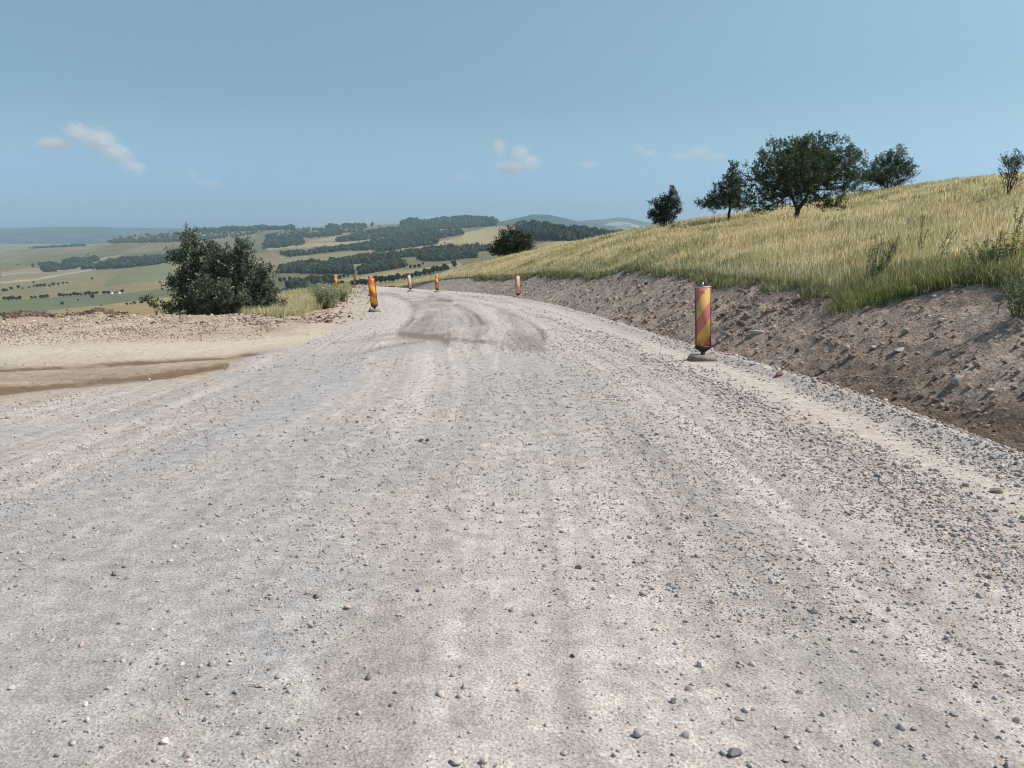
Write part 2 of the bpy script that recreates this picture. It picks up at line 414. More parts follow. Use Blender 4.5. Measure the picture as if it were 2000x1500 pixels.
ctrl = [tuple(c[:3]) for c in crest]
for p in [(1555, 440, 40), (1423, 426, 48), (1297, 444, 50), (1970, 377, 24), (1003, 503, 76), (1500, 485, 26), (1800, 450, 22), (1990, 440, 15), (1300, 480, 34), (1150, 500, 45),
          (1700, 420, 36), (1230, 453, 60), (1330, 438, 58), (1430, 424, 56), (1550, 407, 55), (1735, 371, 54), (1850, 358, 48), (1640, 385, 55), (2000, 350, 42), (2300, 325, 36), (2600, 300, 32),
          (1120, 476, 68), (1050, 489, 72), (960, 507, 76), (905, 524, 74), (880, 535, 70),
          (880, 552, 95), (960, 530, 105), (1120, 505, 100), (1330, 462, 92), (1550, 428, 88), (1735, 395, 86), (2000, 372, 78), (2400, 340, 70),
          (960, 570, 150), (1330, 505, 150), (1735, 440, 150), (2100, 410, 140), (2500, 380, 120)]:
    ctrl.append(tuple(at(*p)))
ctrl += [(7.3, 5.0, .82), (7.3, 0, .98), (7.3, -5, 1.2), (14, 0, 2.1), (20, 5, 2.9), (22, -6, 3.3), (34, 12, 4.6), (44, 4, 5.4)]
ctrl = np.array(ctrl)

def tps(r2): return r2 * np.log(r2 + 1e-9) * .5
def rbf_fit(P, z, lam):
    n = len(P); K = tps(((P[:, None] - P[None]) ** 2).sum(-1)) + lam * np.eye(n)
    Q = np.c_[np.ones(n), P]
    A = np.block([[K, Q], [Q.T, np.zeros((3, 3))]])
    return np.linalg.solve(A, np.r_[z, 0, 0, 0])
_sc = 20.
_w = rbf_fit(ctrl[:, :2] / _sc, ctrl[:, 2], .01)
def meadow_z(x, y):
    sh = np.shape(x); q = np.c_[np.ravel(x), np.ravel(y)] / _sc
    out = np.empty(len(q))
    for i in range(0, len(q), 20000):
        b = q[i:i + 20000]
        out[i:i + 20000] = tps(((b[:, None] - ctrl[None, :, :2] / _sc) ** 2).sum(-1)) @ _w[:-3] + _w[-3] + b @ _w[-2:]
    return out.reshape(sh)

# (t, s) grid along the foot line
ty = [-8.]
while ty[-1] < 90: ty.append(ty[-1] + max(.016, .0017 * math.hypot(4, ty[-1])) * (1 if ty[-1] > 4.5 else 4))
ty = np.array(ty)
fx, nx_, ny_ = np.interp(ty, yy, xx), np.interp(ty, yy, NX), np.interp(ty, yy, NY)
fw = np.interp(ty, CT, CW)
fw = fw + .18 * fbm(ty * .9, ty * 0 + 3, 121, 4) * ss(.5, 2, fw)
ub = np.linspace(0, 1, 90)
um = np.concatenate([np.linspace(0, 3, 20)[1:], 3 + np.cumsum(np.linspace(.2, 3.4, 55))])

def ts_xy(t_i, s): return fx[t_i] + nx_[t_i] * s, ty[t_i] + ny_[t_i] * s

SB = fw[:, None] * ub[None]
BX = fx[:, None] + nx_[:, None] * SB; BY = ty[:, None] + ny_[:, None] * SB
crest_x = fx + nx_ * fw; crest_y = ty + ny_ * fw
cz = meadow_z(crest_x, crest_y)
base = -SL * BY
ramp = np.maximum(SB - .3, 0) / np.maximum(fw[:, None] - .3, .05)
road_at_foot = (-SL * ty)[:, None]
BZ0 = road_at_foot - .24 + ramp ** 1.05 * (cz[:, None] - road_at_foot + .24)
env = ss(0, .12, ramp) * ss(1.02, .9, ramp)
fade = ss(75, 50, ty)[:, None]
BN = .10 * fbm(BX * 1.1, BY * .9, 131, 4) + .055 * fbm(BX * 4, BY * 3.2, 133, 4) + .045 * np.abs(fbm(BX * 8, BY * 8, 135, 4))
gul = vn(ty[:, None] * 2.2 + SB * .9, SB * .5, 137) - .5 + .5 * (vn(ty[:, None] * 5.5 + SB * 3.2, SB * .8, 139) - .5)
BZ = BZ0 + (BN * 1.0 + .06 * gul) * env * fade
# overhanging turf lip: last bit steeper
cA = fbm(BX * .9, BY * .7, 141, 5); cB = fbm(BX * 3, BY * 3, 143, 4)
BC = np.broadcast_to(np.array([.385, .295, .238]), BX.shape + (3,)).copy()
BC = mix(BC, (.44, .355, .295), .8 * ss(0, .4, cA))
BC = mix(BC, (.29, .228, .19), .75 * ss(0, .4, cB))
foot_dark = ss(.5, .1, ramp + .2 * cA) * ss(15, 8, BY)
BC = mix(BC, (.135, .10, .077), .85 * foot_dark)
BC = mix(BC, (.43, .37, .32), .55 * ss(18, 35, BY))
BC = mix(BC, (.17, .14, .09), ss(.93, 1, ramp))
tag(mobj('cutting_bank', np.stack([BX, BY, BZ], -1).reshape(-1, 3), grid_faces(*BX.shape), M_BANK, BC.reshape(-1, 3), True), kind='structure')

ms = np.concatenate([[-.12], um])
tsel = np.unique(np.concatenate([np.arange(0, len(ty), 4), [len(ty) - 1]]))
MS = fw[tsel][:, None] + ms[None]
MX = fx[tsel][:, None] + nx_[tsel][:, None] * MS; MY = ty[tsel][:, None] + ny_[tsel][:, None] * MS
MZ = meadow_z(MX, MY)
lip = ss(0, .35, ms)[None]
MZ = MZ + (.06 * fbm(MX * .9, MY * .9, 151, 3)) * ss(0, .5, ms)[None] - .1 * (ms < 0)[None]
MC = np.broadcast_to(np.array([.42, .34, .19]), MX.shape + (3,)) * (1 + .35 * fbm(MX * .35, MY * .35, 153, 4))[..., None]
tag(mobj('meadow_hill', np.stack([MX, MY, MZ], -1).reshape(-1, 3), grid_faces(*MX.shape), M_MEADOW, MC.reshape(-1, 3), True), kind='structure')

def bank_z(x, y):                        # approximate bank surface (without noise) for placing things
    t, s = foot_ts(x, y); w = np.interp(t, CT, CW)
    nx = np.interp(t, yy, NX); ny = np.interp(t, yy, NY)
    ux, uy = np.interp(t, yy, xx) + nx * w, t + ny * w
    c = meadow_z(ux, uy); rf = -SL * t
    rp = np.clip((s - .3) / np.maximum(w - .3, .05), 0, 1)
    zb = rf - .24 + rp ** 1.05 * (c - rf + .24)
    x = np.asarray(x); y = np.asarray(y)
    e = ss(0, .12, rp) * ss(1.02, .9, rp)
    zb = zb + e * (.10 * fbm(x * 1.1, y * .9, 131, 4) + .055 * fbm(x * 4, y * 3.2, 133, 4) + .06 * (vn(t * 2.2 + s * .9, s * .5, 137) - .5))
    return np.where(s < w, zb, meadow_z(x, y))

def surface(x, y):
    x = np.asarray(x, float); y = np.asarray(y, float)
    s = s_of(x, y)
    return np.where(s > .3, bank_z(x, y), near_z(x, y, s))

def hit(px, py, d0=1.5, d1=90, n=4000):  # first hit of a photo ray with the near surfaces
    D = np.geomspace(d0, d1, n); P = at(np.full(n, px), np.full(n, py), D)
    z = surface(P[:, 0], P[:, 1]); i = np.argmax(P[:, 2] < z)
    return np.array([P[i, 0], P[i, 1], z[i]])

# ================================================================== STONES
def ico(sub):
    t = (1 + 5 ** .5) / 2
    V = [(-1, t, 0), (1, t, 0), (-1, -t, 0), (1, -t, 0), (0, -1, t), (0, 1, t), (0, -1, -t), (0, 1, -t), (t, 0, -1), (t, 0, 1), (-t, 0, -1), (-t, 0, 1)]
    F = [(0, 11, 5), (0, 5, 1), (0, 1, 7), (0, 7, 10), (0, 10, 11), (1, 5, 9), (5, 11, 4), (11, 10, 2), (10, 7, 6), (7, 1, 8), (3, 9, 4), (3, 4, 2), (3, 2, 6), (3, 6, 8), (3, 8, 9), (4, 9, 5), (2, 4, 11), (6, 2, 10), (8, 6, 7), (9, 8, 1)]
    V = [np.array(v) / np.linalg.norm(v) for v in V]
    for _ in range(sub):
        c = {}; G = []
        def mid(a, b):
            k = (min(a, b), max(a, b))
            if k not in c:
                m = V[a] + V[b]; V.append(m / np.linalg.norm(m)); c[k] = len(V) - 1
            return c[k]
        for a, b, d in F:
            x, y, z = mid(a, b), mid(b, d), mid(d, a)
            G += [(a, x, z), (b, y, x), (d, z, y), (x, y, z)]
        F = G
    return np.array(V), np.array(F)

def rock_template(sub, rng, rough=.25, flat=.62):
    V, F = ico(sub)
    V = V.copy()
    for _ in range(7):                   # random planar facets
        n = rng.normal(size=3); n /= np.linalg.norm(n)
        h = rng.uniform(.36, .8)
        d = V @ n
        V = np.where((d > h)[:, None], V - (d - h)[:, None] * n, V)
    V *= 1 + rough * (rng.random(len(V)) - .5)[:, None] * (.9 if sub < 2 else .35)
    V *= np.array([1, rng.uniform(.65, .95), flat * rng.uniform(.8, 1.2)])
    return V, F

def rotz_tilt(n, tilt=.5):
    a = R.uniform(0, 2 * np.pi, n); b = R.normal(0, tilt, n); c = R.normal(0, tilt, n)
    ca, sa, cb, sb, cc, sc_ = np.cos(a), np.sin(a), np.cos(b), np.sin(b), np.cos(c), np.sin(c)
    Z = np.zeros(n); O = np.ones(n)
    Rz = np.stack([ca, -sa, Z, sa, ca, Z, Z, Z, O], -1).reshape(-1, 3, 3)
    Rx = np.stack([O, Z, Z, Z, cb, -sb, Z, sb, cb], -1).reshape(-1, 3, 3)
    Ry = np.stack([cc, Z, sc_, Z, O, Z, -sc_, Z, cc], -1).reshape(-1, 3, 3)
    return Rz @ Rx @ Ry

def scatter(name, P, size, col, mat, sub=0, kind='stuff', flat=.62, label=None, ntmp=8, sink=.15, rough=.3):
    Vs, Fs, Cs = [], [], []; n0 = 0
    which = R.integers(0, ntmp, len(P))
    for k in range(ntmp):
        tv, tf = rock_template(sub, R, rough, flat)
        sel = np.where(which == k)[0]
        if not len(sel): continue
        M = rotz_tilt(len(sel), .35)
        V = np.einsum('nij,vj->nvi', M, tv) * size[sel][:, None, None] + P[sel][:, None]
        V[:, :, 2] += (size[sel] * flat * (1 - 2 * sink) * .6)[:, None]
        m = len(tv)
        Vs.append(V.reshape(-1, 3)); Fs.append((tf[None] + (np.arange(len(sel)) * m)[:, None, None]).reshape(-1, 3) + n0)
        Cs.append(np.repeat(col[sel], m, 0)); n0 += len(sel) * m
    o = mobj(name, np.concatenate(Vs), np.concatenate(Fs), mat, np.concatenate(Cs))
    return tag(o, label, name.replace('_', ' '), kind=kind)

def power(n, lo, hi, a=2.3):
    u = R.random(n); k = 1 - a
    return (lo ** k + u * (hi ** k - lo ** k)) ** (1 / k)

def stone_cols(n, base=(.40, .365, .345), v=.16):
    c = np.array(base) * (1 + R.normal(0, v, n))[:, None]
    t = R.random(n)
    c[t < .22] *= np.array([.86, .92, 1.03]); c[t > .85] *= np.array([1.08, .95, .88]); c[(t > .5) & (t < .54)] *= .55
    return np.clip(c, .05, .7)

# loose gravel on the road, in distance bands
Ps, Sz = [], []
for y0, y1, n, lo, hi in [(1.5, 4.4, 150000, .0026, .022), (2.8, 7.4, 78000, .0055, .022), (4.6, 12.5, 48000, .0085, .026), (7.8, 22, 26000, .013, .032), (13, 38, 9000, .02, .038), (30, 60, 4000, .03, .06)]:
    y = np.sqrt(R.uniform(y0 ** 2, y1 ** 2, n)); y = y[R.random(n) < (ss(y0, y0 * 1.6, y) if y0 > 2 else 1) * ss(y1, y1 / 1.6, y)]; n = len(y); xl_ = -.78 * y - .6
    x = R.uniform(0, 1, n) * (np.interp(y, yy, xx) + .1 - xl_) + xl_
    s = s_of(x, y)
    dens = .27 + .8 * ss(-5.0, -2.2, s) + .25 * ss(-2.6, -1.6, s) + .25 * ss(.2, .5, vn(s * 1.4, y * .12, 201))
    dens *= .35 + 1.1 * ss(-.25, .3, fbm(x * .9, y * .5, 203, 4))
    dens *= 1 - .88 * np.exp(-((s + .95) / .24) ** 2) * ss(2.5, 5, y)
    dens = np.maximum(dens, 1.4 * np.exp(-((s + .28) / .22) ** 2))
    dens += .8 * np.exp(-((s + 1.7) / .35) ** 2) * ss(24, 6, y)
    # the lay-by is swept earth: fewer pebbles there
    dx_, dy_, dz_ = x, y, -SL * y - HC
    cz_ = dy_ * math.cos(PITCH) - dz_ * math.sin(PITCH)
    ppx = 1000 + FPX * dx_ / cz_; ppy = 750 - FPX * (dy_ * math.sin(PITCH) + dz_ * math.cos(PITCH)) / cz_
    lay = (ppy < np.where(ppx < 722, under(ppx, GRAVEL_L), 0))
    dens *= np.where(lay, .12, 1)
    k = R.random(n) < dens * .66
    x, y, s = x[k], y[k], s[k]
    sz = power(k.sum(), lo, hi, 2.7) * .85
    sz *= R.choice([1., 1., 1., 1.45], len(sz)); sz *= 1 + .5 * ss(-2.4, -1.3, s) * (1 - np.exp(-((s + .95) / .3) ** 2))
    Ps.append(np.stack([x, y, near_z(x, y, s)], -1)); Sz.append(sz)
P_ = np.concatenate(Ps); S_ = np.concatenate(Sz)
big = S_ > .011 * np.maximum(P_[:, 1] / 4, 1)
nb = (S_ > .0065) & (R.random(len(S_)) < ss(9.5, 4, P_[:, 1]))
scatter('loose_gravel', P_[~nb], S_[~nb], stone_cols((~nb).sum(), (.44, .395, .368), .17), M_STONE, 0, sink=.25, rough=.8, flat=.68)
scatter('loose_gravel', P_[nb], S_[nb] * .74, stone_cols(nb.sum(), (.44, .395, .368), .19), M_STONE, 1, sink=.2, rough=.22, flat=.72, ntmp=24)
# clods and stones on the cutting
n = 21000
ti = R.random(n); t = 3.5 + 52 * ti ** 2.1
w_ = np.interp(t, CT, CW); s = .15 + (w_ - .25) * R.random(n) ** 1.25
x = np.interp(t, yy, xx) + np.interp(t, yy, NX) * s; y = t + np.interp(t, yy, NY) * s
cl = fbm(x * .8, y * .6, 211, 4)
k = R.random(n) < .35 + 1.3 * ss(-.1, .35, cl)
x, y, t = x[k], y[k], t[k]
sz = power(len(x), .010, .085, 2.55) * np.clip(t / 10, .75, 1.7)
scatter('bank_rubble', np.stack([x, y, bank_z(x, y)], -1), sz, np.where(R.random(len(x))[:, None] < .09, stone_cols(len(x), (.50, .44, .39)), stone_cols(len(x), (.31, .238, .19), .25)), M_CLOD, 0, flat=.72, rough=.8)
# clods along the rim of the lay-by
n = 26000
qx = R.uniform(-200, 735, n); qy = under(qx, OUTER_PX[:16]) + R.random(n) ** 1.6 * 52 + 1
k = (R.random(n) < .25 + 1.0 * ss(-.15, .35, fbm(qx * .02, qy * .06, 221, 4)) * ss(60, 8, qy - under(qx, OUTER_PX[:16]))) & ~inpoly(qx, qy, GRASS_PX)
qx, qy = qx[k], qy[k]
x, y = plane(qx, qy)
sz = power(len(x), .018, .12, 2.5) * (.8 + .7 * ss(430, 560, qx)) * ss(75, 0, qy - under(qx, OUTER_PX[:16])) + .012
zz = near_z(x, y)
scatter('soil_clods', np.stack([x, y, zz], -1), sz, np.where(R.random(len(x))[:, None] < .4, stone_cols(len(x), (.47, .39, .32), .15), stone_cols(len(x), (.36, .285, .238), .25)), M_CLOD, 0, flat=.6, rough=.7)
n = 2600                                  # dark upturned heaps of the rim
hx = np.concatenate([R.normal(55, 30, 700), R.normal(195, 22, 700), R.normal(520, 38, 900), R.normal(640, 30, 300)]); hy = np.concatenate([R.normal(618, 4, 700), R.normal(614, 3.5, 700), R.normal(621, 6, 900), R.normal(617, 7, 300)])
x, y = plane(hx, hy); hz = near_z(x, y) + .13 * np.exp(-(((hx - 55) / 45) ** 2 + ((hy - 617) / 8) ** 2)) + .17 * np.exp(-(((hx - 195) / 22) ** 2 + ((hy - 613) / 7) ** 2)) + .08 * np.exp(-(((hx - 520) / 40) ** 2 + ((hy - 618) / 9) ** 2))
scatter('earth_lumps', np.stack([x, y, hz - .03], -1), power(n, .03, .12, 2.2), stone_cols(n, (.185, .13, .10), .3), M_CLOD, 0, flat=.6, rough=.8)

# single stones one can point to
def stone(px, py, r_px, label, col, flat=.7, sub=2, elong=1., rz=0., name='stone'):
    p = hit(px, py); d = np.linalg.norm(p - np.array([0, 0, HC]))
    r = r_px * d / FPX
    V, F = rock_template(sub, np.random.default_rng(int(px * 7 + py)), .2, flat)
    V = V * np.array([elong, 1, 1]) * r
    o = mobj(name, V, F, M_STONE, np.broadcast_to(np.array(col), V.shape), False, loc=(p[0], p[1], p[2] + r * flat * .45))
    o.rotation_euler = (0, 0, rz)
    return tag(o, label, 'stone', 'larger stones on the road and bank')
for a in [(1434, 1476, 14, 'rounded dark grey stone on the road at the very bottom of the frame', (.20, .20, .205), .75),
          (1250, 1437, 13, 'sharp pale grey stone left of the rounded dark grey stone', (.46, .44, .43), .85),
          (890, 1490, 13, 'blunt pale stone half cut by the bottom edge, below the road centre', (.50, .47, .45), .8),
          (946, 1490, 9, 'small pale stone beside the blunt pale one at the bottom edge', (.48, .45, .43), .7),
          (1368, 1301, 10, 'white angular stone alone on the gravel in front of the lower right stones', (.55, .53, .51), .75),
          (1590, 1198, 9, 'dark slate stone lying flat on the gravel right of the road centre', (.17, .17, .19), .5),
          (1316, 1372, 7, 'small dark stone just below the white angular stone', (.2, .2, .2), .8),
          (1457, 1389, 8, 'light grey stone above the rounded dark grey stone', (.5, .47, .46), .8),
          (1447, 1406, 9, 'flat buff stone touching the light grey stone', (.36, .33, .3), .4),
          (1862, 1396, 8, 'smooth grey pebble at lower right of the gravel', (.3, .3, .31), .55),
          (1668, 1272, 8, 'pale blocky stone between the dark slate stone and the bottom edge', (.45, .43, .41), .8),
          (1945, 962, 10, 'round brown stone on the pale dusty strip by the right border', (.28, .23, .2), .75),
          (1885, 949, 7, 'smaller brown stone left of the round one on the dusty strip', (.3, .26, .23), .75),
          (823, 863, 6, 'dark brown clod, the left one of a pair on the road centre', (.14, .09, .07), .8),
          (834, 862, 5, 'dark brown clod, the right one of a pair on the road centre', (.15, .1, .075), .8),
          (1130, 1111, 7, 'dark pebble in the middle of the smooth gravel', (.15, .15, .16), .6),
          (616, 1168, 7, 'dark chip of rock on the left half of the gravel', (.16, .155, .15), .7),
          (222, 1124, 6, 'lone dark pebble on the gravel at far left', (.2, .19, .18), .8),
          (966, 988, 6, 'small white pebble on the wheel track at road centre', (.55, .53, .5), .8),
          (1867, 750, 13, 'grey boulder lodged on the right bank, biggest of the bank', (.33, .32, .30), .85),
          (1932, 768, 9, 'light boulder on the bank right of the biggest one', (.42, .40, .36), .7),
          (1757, 687, 13, 'flat pale slab lying on the bank above the boulders', (.45, .41, .38), .45),
          (1707, 682, 10, 'grey stone on the bank left of the flat pale slab', (.36, .34, .33), .6),
          (1703, 767, 6, 'white stone low on the bank near the gravel edge', (.55, .52, .48), .7),
          (1825, 581, 6, 'white stone high on the bank under the turf', (.56, .53, .5), .6),
          (1645, 660, 8, 'dark earthy lump in the hollow of the bank', (.13, .09, .075), .6)]:
    stone(*a)
stone(1480, 652, 15, 'long pale slab lying on the bank right of the marker panel', (.50, .46, .42), .4, 2, 1.6, -.5)
stone(1520, 735, 9, 'reddish brown stone at the foot of the bank by the gravel ridge', (.24, .14, .1), .7)

# ================================================================== GRASS
def blades(name, P, h, w, col, bend=.35, tipcol=None, az=None, kind='stuff', parent=None, mat=None, head=None):
    n = len(P)
    a = R.uniform(0, 2 * np.pi, n)
    wx = np.stack([np.cos(a), np.sin(a), np.zeros(n)], -1) * w[:, None] * .5
    b = R.uniform(0, 2 * np.pi, n) if az is None else az
    be = np.abs(R.normal(0, bend, n)) + .08
    ld = np.stack([np.cos(b), np.sin(b), np.zeros(n)], -1)
    up = np.array([0, 0, 1.])
    p0 = P; p1 = P + (ld * (be * .22)[:, None] + up * .55) * h[:, None]; p2 = P + (ld * (be * .75)[:, None] + up * (1 - .25 * be)[:, None]) * h[:, None]
    hw = np.ones(n) if head is None else head
    V = np.stack([p0 - wx * .8, p0 + wx * .8, p1 - wx * hw[:, None], p1 + wx * hw[:, None], p2], 1).reshape(-1, 3)
    i = np.arange(n)[:, None] * 5
    F = [i + np.array([[0, 1, 3, 2]]), i + np.array([[2, 3, 4]])]
    tc = col if tipcol is None else tipcol
    C = np.stack([col * .9, col * .9, (col + tc) / 2, (col + tc) / 2, tc], 1).reshape(-1, 3)
    o = mobj(name, V, F, mat or M_GRASS, C, False, parent)
    if kind: tag(o, None, 'grass', kind=kind)
    return o

def pick(n, pal, wts):
    pal = np.array(pal); c = pal[R.choice(len(pal), n, p=np.array(wts) / sum(wts))]
    return c * (1 + R.normal(0, .13, n))[:, None]

# dry meadow grass: count per square metre falls with distance, blades widen a little
n = 520000
u = R.random(n); tt = 4.0 + 72 * u ** 1.7
sw = R.random(n) ** 2.0 * 62
w_ = np.interp(tt, CT, CW)
s = w_ - .05 + sw
x = np.interp(tt, yy, xx) + np.interp(tt, yy, NX) * s; y = tt + np.interp(tt, yy, NY) * s
k = (y > 2) & (np.abs(x) < .95 * y + 6) & (np.hypot(x, y) < 95)
x, y, sw, tt = x[k], y[k], sw[k], tt[k]
d = np.hypot(x, y)
z = meadow_z(x, y)
patch = fbm(x * .16, y * .3, 301, 5); p2 = fbm(x * .5, y * .4, 303, 4)
straw = pick(len(x), [(.79, .68, .45), (.70, .60, .38), (.87, .78, .56), (.57, .50, .29)], [4, 4, 2, 3])
olive = pick(len(x), [(.42, .38, .18), (.50, .44, .22), (.31, .31, .14)], [3, 3, 2])
green = pick(len(x), [(.25, .28, .13), (.32, .33, .17), (.36, .35, .21)], [3, 3, 2])
g1 = R.random(len(x)) < np.clip(.42 + 1.5 * patch + .5 * p2, .05, .96)
col = np.where(g1[:, None], olive, straw)
edge = ss(1.6, .15, sw + .5 * p2) * ss(5, 11, tt)
g2 = R.random(len(x)) < edge * .8
sage = pick(len(x), [(.38, .40, .30), (.31, .34, .23)], [1, 1])
sg = (R.random(len(x)) < .8) & (vn(tt * .3, sw * .1, 307) > .45)
col = np.where(g2[:, None], np.where(sg[:, None], sage, green), col)
rust = R.random(len(x)) < .5 * ss(.25, .5, fbm(x * .33, y * .3, 311, 3))
col = np.where((rust & ~g2)[:, None], col * np.array([1.12, .9, .82]), col)
h = R.uniform(.09, .27, len(x)) * (1 - .35 * edge) * (1 + .25 * p2)
w = np.maximum(.003, .00043 * d) * R.uniform(.7, 1.5, len(x))
blades('meadow_grass', np.stack([x, y, z - .02], -1), h, w, col, .32, col * 1.12, head=np.where(R.random(len(x)) < .3, 1.5, .8))
# taller pale stalks with seed heads standing out of it
k = R.random(len(x)) < .09
blades('meadow_stalks', np.stack([x, y, z], -1)[k], R.uniform(.22, .42, k.sum()), np.maximum(.003, .00042 * d[k]), pick(k.sum(), [(.80, .70, .48), (.72, .62, .40), (.62, .52, .32)], [2, 2, 1]), .16, head=np.full(k.sum(), .75))

n = 260
tt = 6 + 50 * R.random(n) ** 1.3; sw = .6 + 30 * R.random(n) ** 1.8; w_ = np.interp(tt, CT, CW)
x0 = np.interp(tt, yy, xx) + np.interp(tt, yy, NX) * (w_ + sw); y0 = tt + np.interp(tt, yy, NY) * (w_ + sw)
rad = R.uniform(.15, .6, n); x = np.repeat(x0, 60) + R.normal(0, 1, n * 60) * np.repeat(rad, 60); y = np.repeat(y0, 60) + R.normal(0, 1, n * 60) * np.repeat(rad, 60)
tc = pick(n, [(.20, .24, .11), (.16, .19, .09), (.30, .33, .20), (.33, .27, .15)], [2, 2, 2, 1])
blades('meadow_weeds', np.stack([x, y, meadow_z(x, y) - .02], -1), R.uniform(.15, .4, n * 60), np.maximum(.006, .0006 * np.hypot(x, y)), np.repeat(tc, 60, 0) * (1 + R.normal(0, .15, (n * 60, 1))), .5)

# turf hanging over the lip of the cutting
n = 26000
tt = 4.5 + 55 * R.random(n) ** 1.6
w_ = np.interp(tt, CT, CW)
lipn = .35 * fbm(tt * 1.3, tt * 0, 321, 4)
s = w_ + R.uniform(-.32, .25, n) + lipn
x = np.interp(tt, yy, xx) + np.interp(tt, yy, NX) * s; y = tt + np.interp(tt, yy, NY) * s
col = pick(n, [(.15, .17, .075), (.25, .27, .12), (.36, .34, .19), (.50, .43, .25), (.22, .26, .15)], [3, 3, 2, 2, 2])
blades('turf_fringe', np.stack([x, y, bank_z(x, y) - .02], -1), R.uniform(.12, .34, n), np.maximum(.005, .0006 * y) * R.uniform(.7, 1.4, n), col, .6)

def px_blades(name, poly, n, h, wd, pal, wts, bend=.4, grow=1., surf=None):
    xs = [p[0] for p in poly]; ys = [p[1] for p in poly]
    qx = R.uniform(min(xs), max(xs), n * 2); qy = R.uniform(min(ys), max(ys), n * 2)
    k = inpoly(qx, qy, poly); qx, qy = qx[k][:n], qy[k][:n]
    P = np.array([hit(a, b, 4, 70, 1400) for a, b in zip(qx[::6], qy[::6])])
    P = np.repeat(P, 6, 0)[:len(qx)] if len(P) * 6 >= len(qx) else np.repeat(P, 6, 0)
    P = P + np.c_[R.normal(0, .09, (len(P), 2)), np.zeros(len(P))]
    P[:, 2] = surface(P[:, 0], P[:, 1]) - .02
    m = len(P); d = np.hypot(P[:, 0], P[:, 1])
    return blades(name, P, R.uniform(*h, m), np.maximum(wd, .0005 * d) * R.uniform(.7, 1.4, m), pick(m, pal, wts), bend)

# bright green tongue of turf sliding down the bank
px_blades('turf_tongue', [(1622, 616), (1650, 612), (1690, 602), (1745, 588), (1800, 572), (1880, 562), (1880, 535), (1800, 546), (1740, 556), (1690, 570), (1645, 592)], 9000, (.14, .32), .006,
          [(.28, .31, .12), (.36, .36, .16), (.16, .20, .06), (.42, .42, .17)], [4, 3, 3, 1], .55)
px_blades('turf_tongue', [(1660, 545), (1800, 530), (2010, 520), (2010, 560), (1900, 556), (1800, 562), (1700, 572), (1650, 560)], 9000, (.2, .42), .006,
          [(.18, .22, .09), (.28, .30, .13), (.11, .14, .06), (.50, .44, .24)], [3, 3, 3, 4], .45)
# dry grass on the verge of the inner bend
qx = R.uniform(450, 695, 34000); qy = R.uniform(556, 642, 34000)
k = inpoly(qx, qy, GRASS_PX); x, y = plane(qx[k], qy[k])
gm = fbm(x * .35, y * .25, 331, 4)
right = ss(585, 640, qx[k])
col = np.where((R.random(k.sum()) < np.clip(.15 + .5 * right + gm, 0, 1))[:, None], pick(k.sum(), [(.34, .35, .20), (.26, .28, .15), (.42, .39, .24)], [2, 2, 2]), pick(k.sum(), [(.66, .57, .36), (.55, .49, .28), (.74, .66, .45)], [2, 2, 1]))
blades('verge_grass', np.stack([x, y, -SL * y - .03], -1), R.uniform(.15, .42, k.sum()) * (1 + .5 * right), np.maximum(.006, .0006 * y), col, .4)

# ================================================================== TREES AND SHRUBS NEAR THE ROAD
def unit(v): return v / (np.linalg.norm(v, axis=-1, keepdims=True) + 1e-9)

def leaf_mesh(P, D, Ln, col, width=.5):
    n = len(P)
    d = unit(D); side = unit(np.cross(d, R.normal(size=(n, 3)))) * (Ln * width * .5)[:, None]
    V = np.stack([P, P + d * (Ln * .45)[:, None] + side, P + d * Ln[:, None], P + d * (Ln * .45)[:, None] - side], 1).reshape(-1, 3)
    F = np.arange(n * 4).reshape(-1, 4)
    return V, F, np.repeat(col, 4, 0)

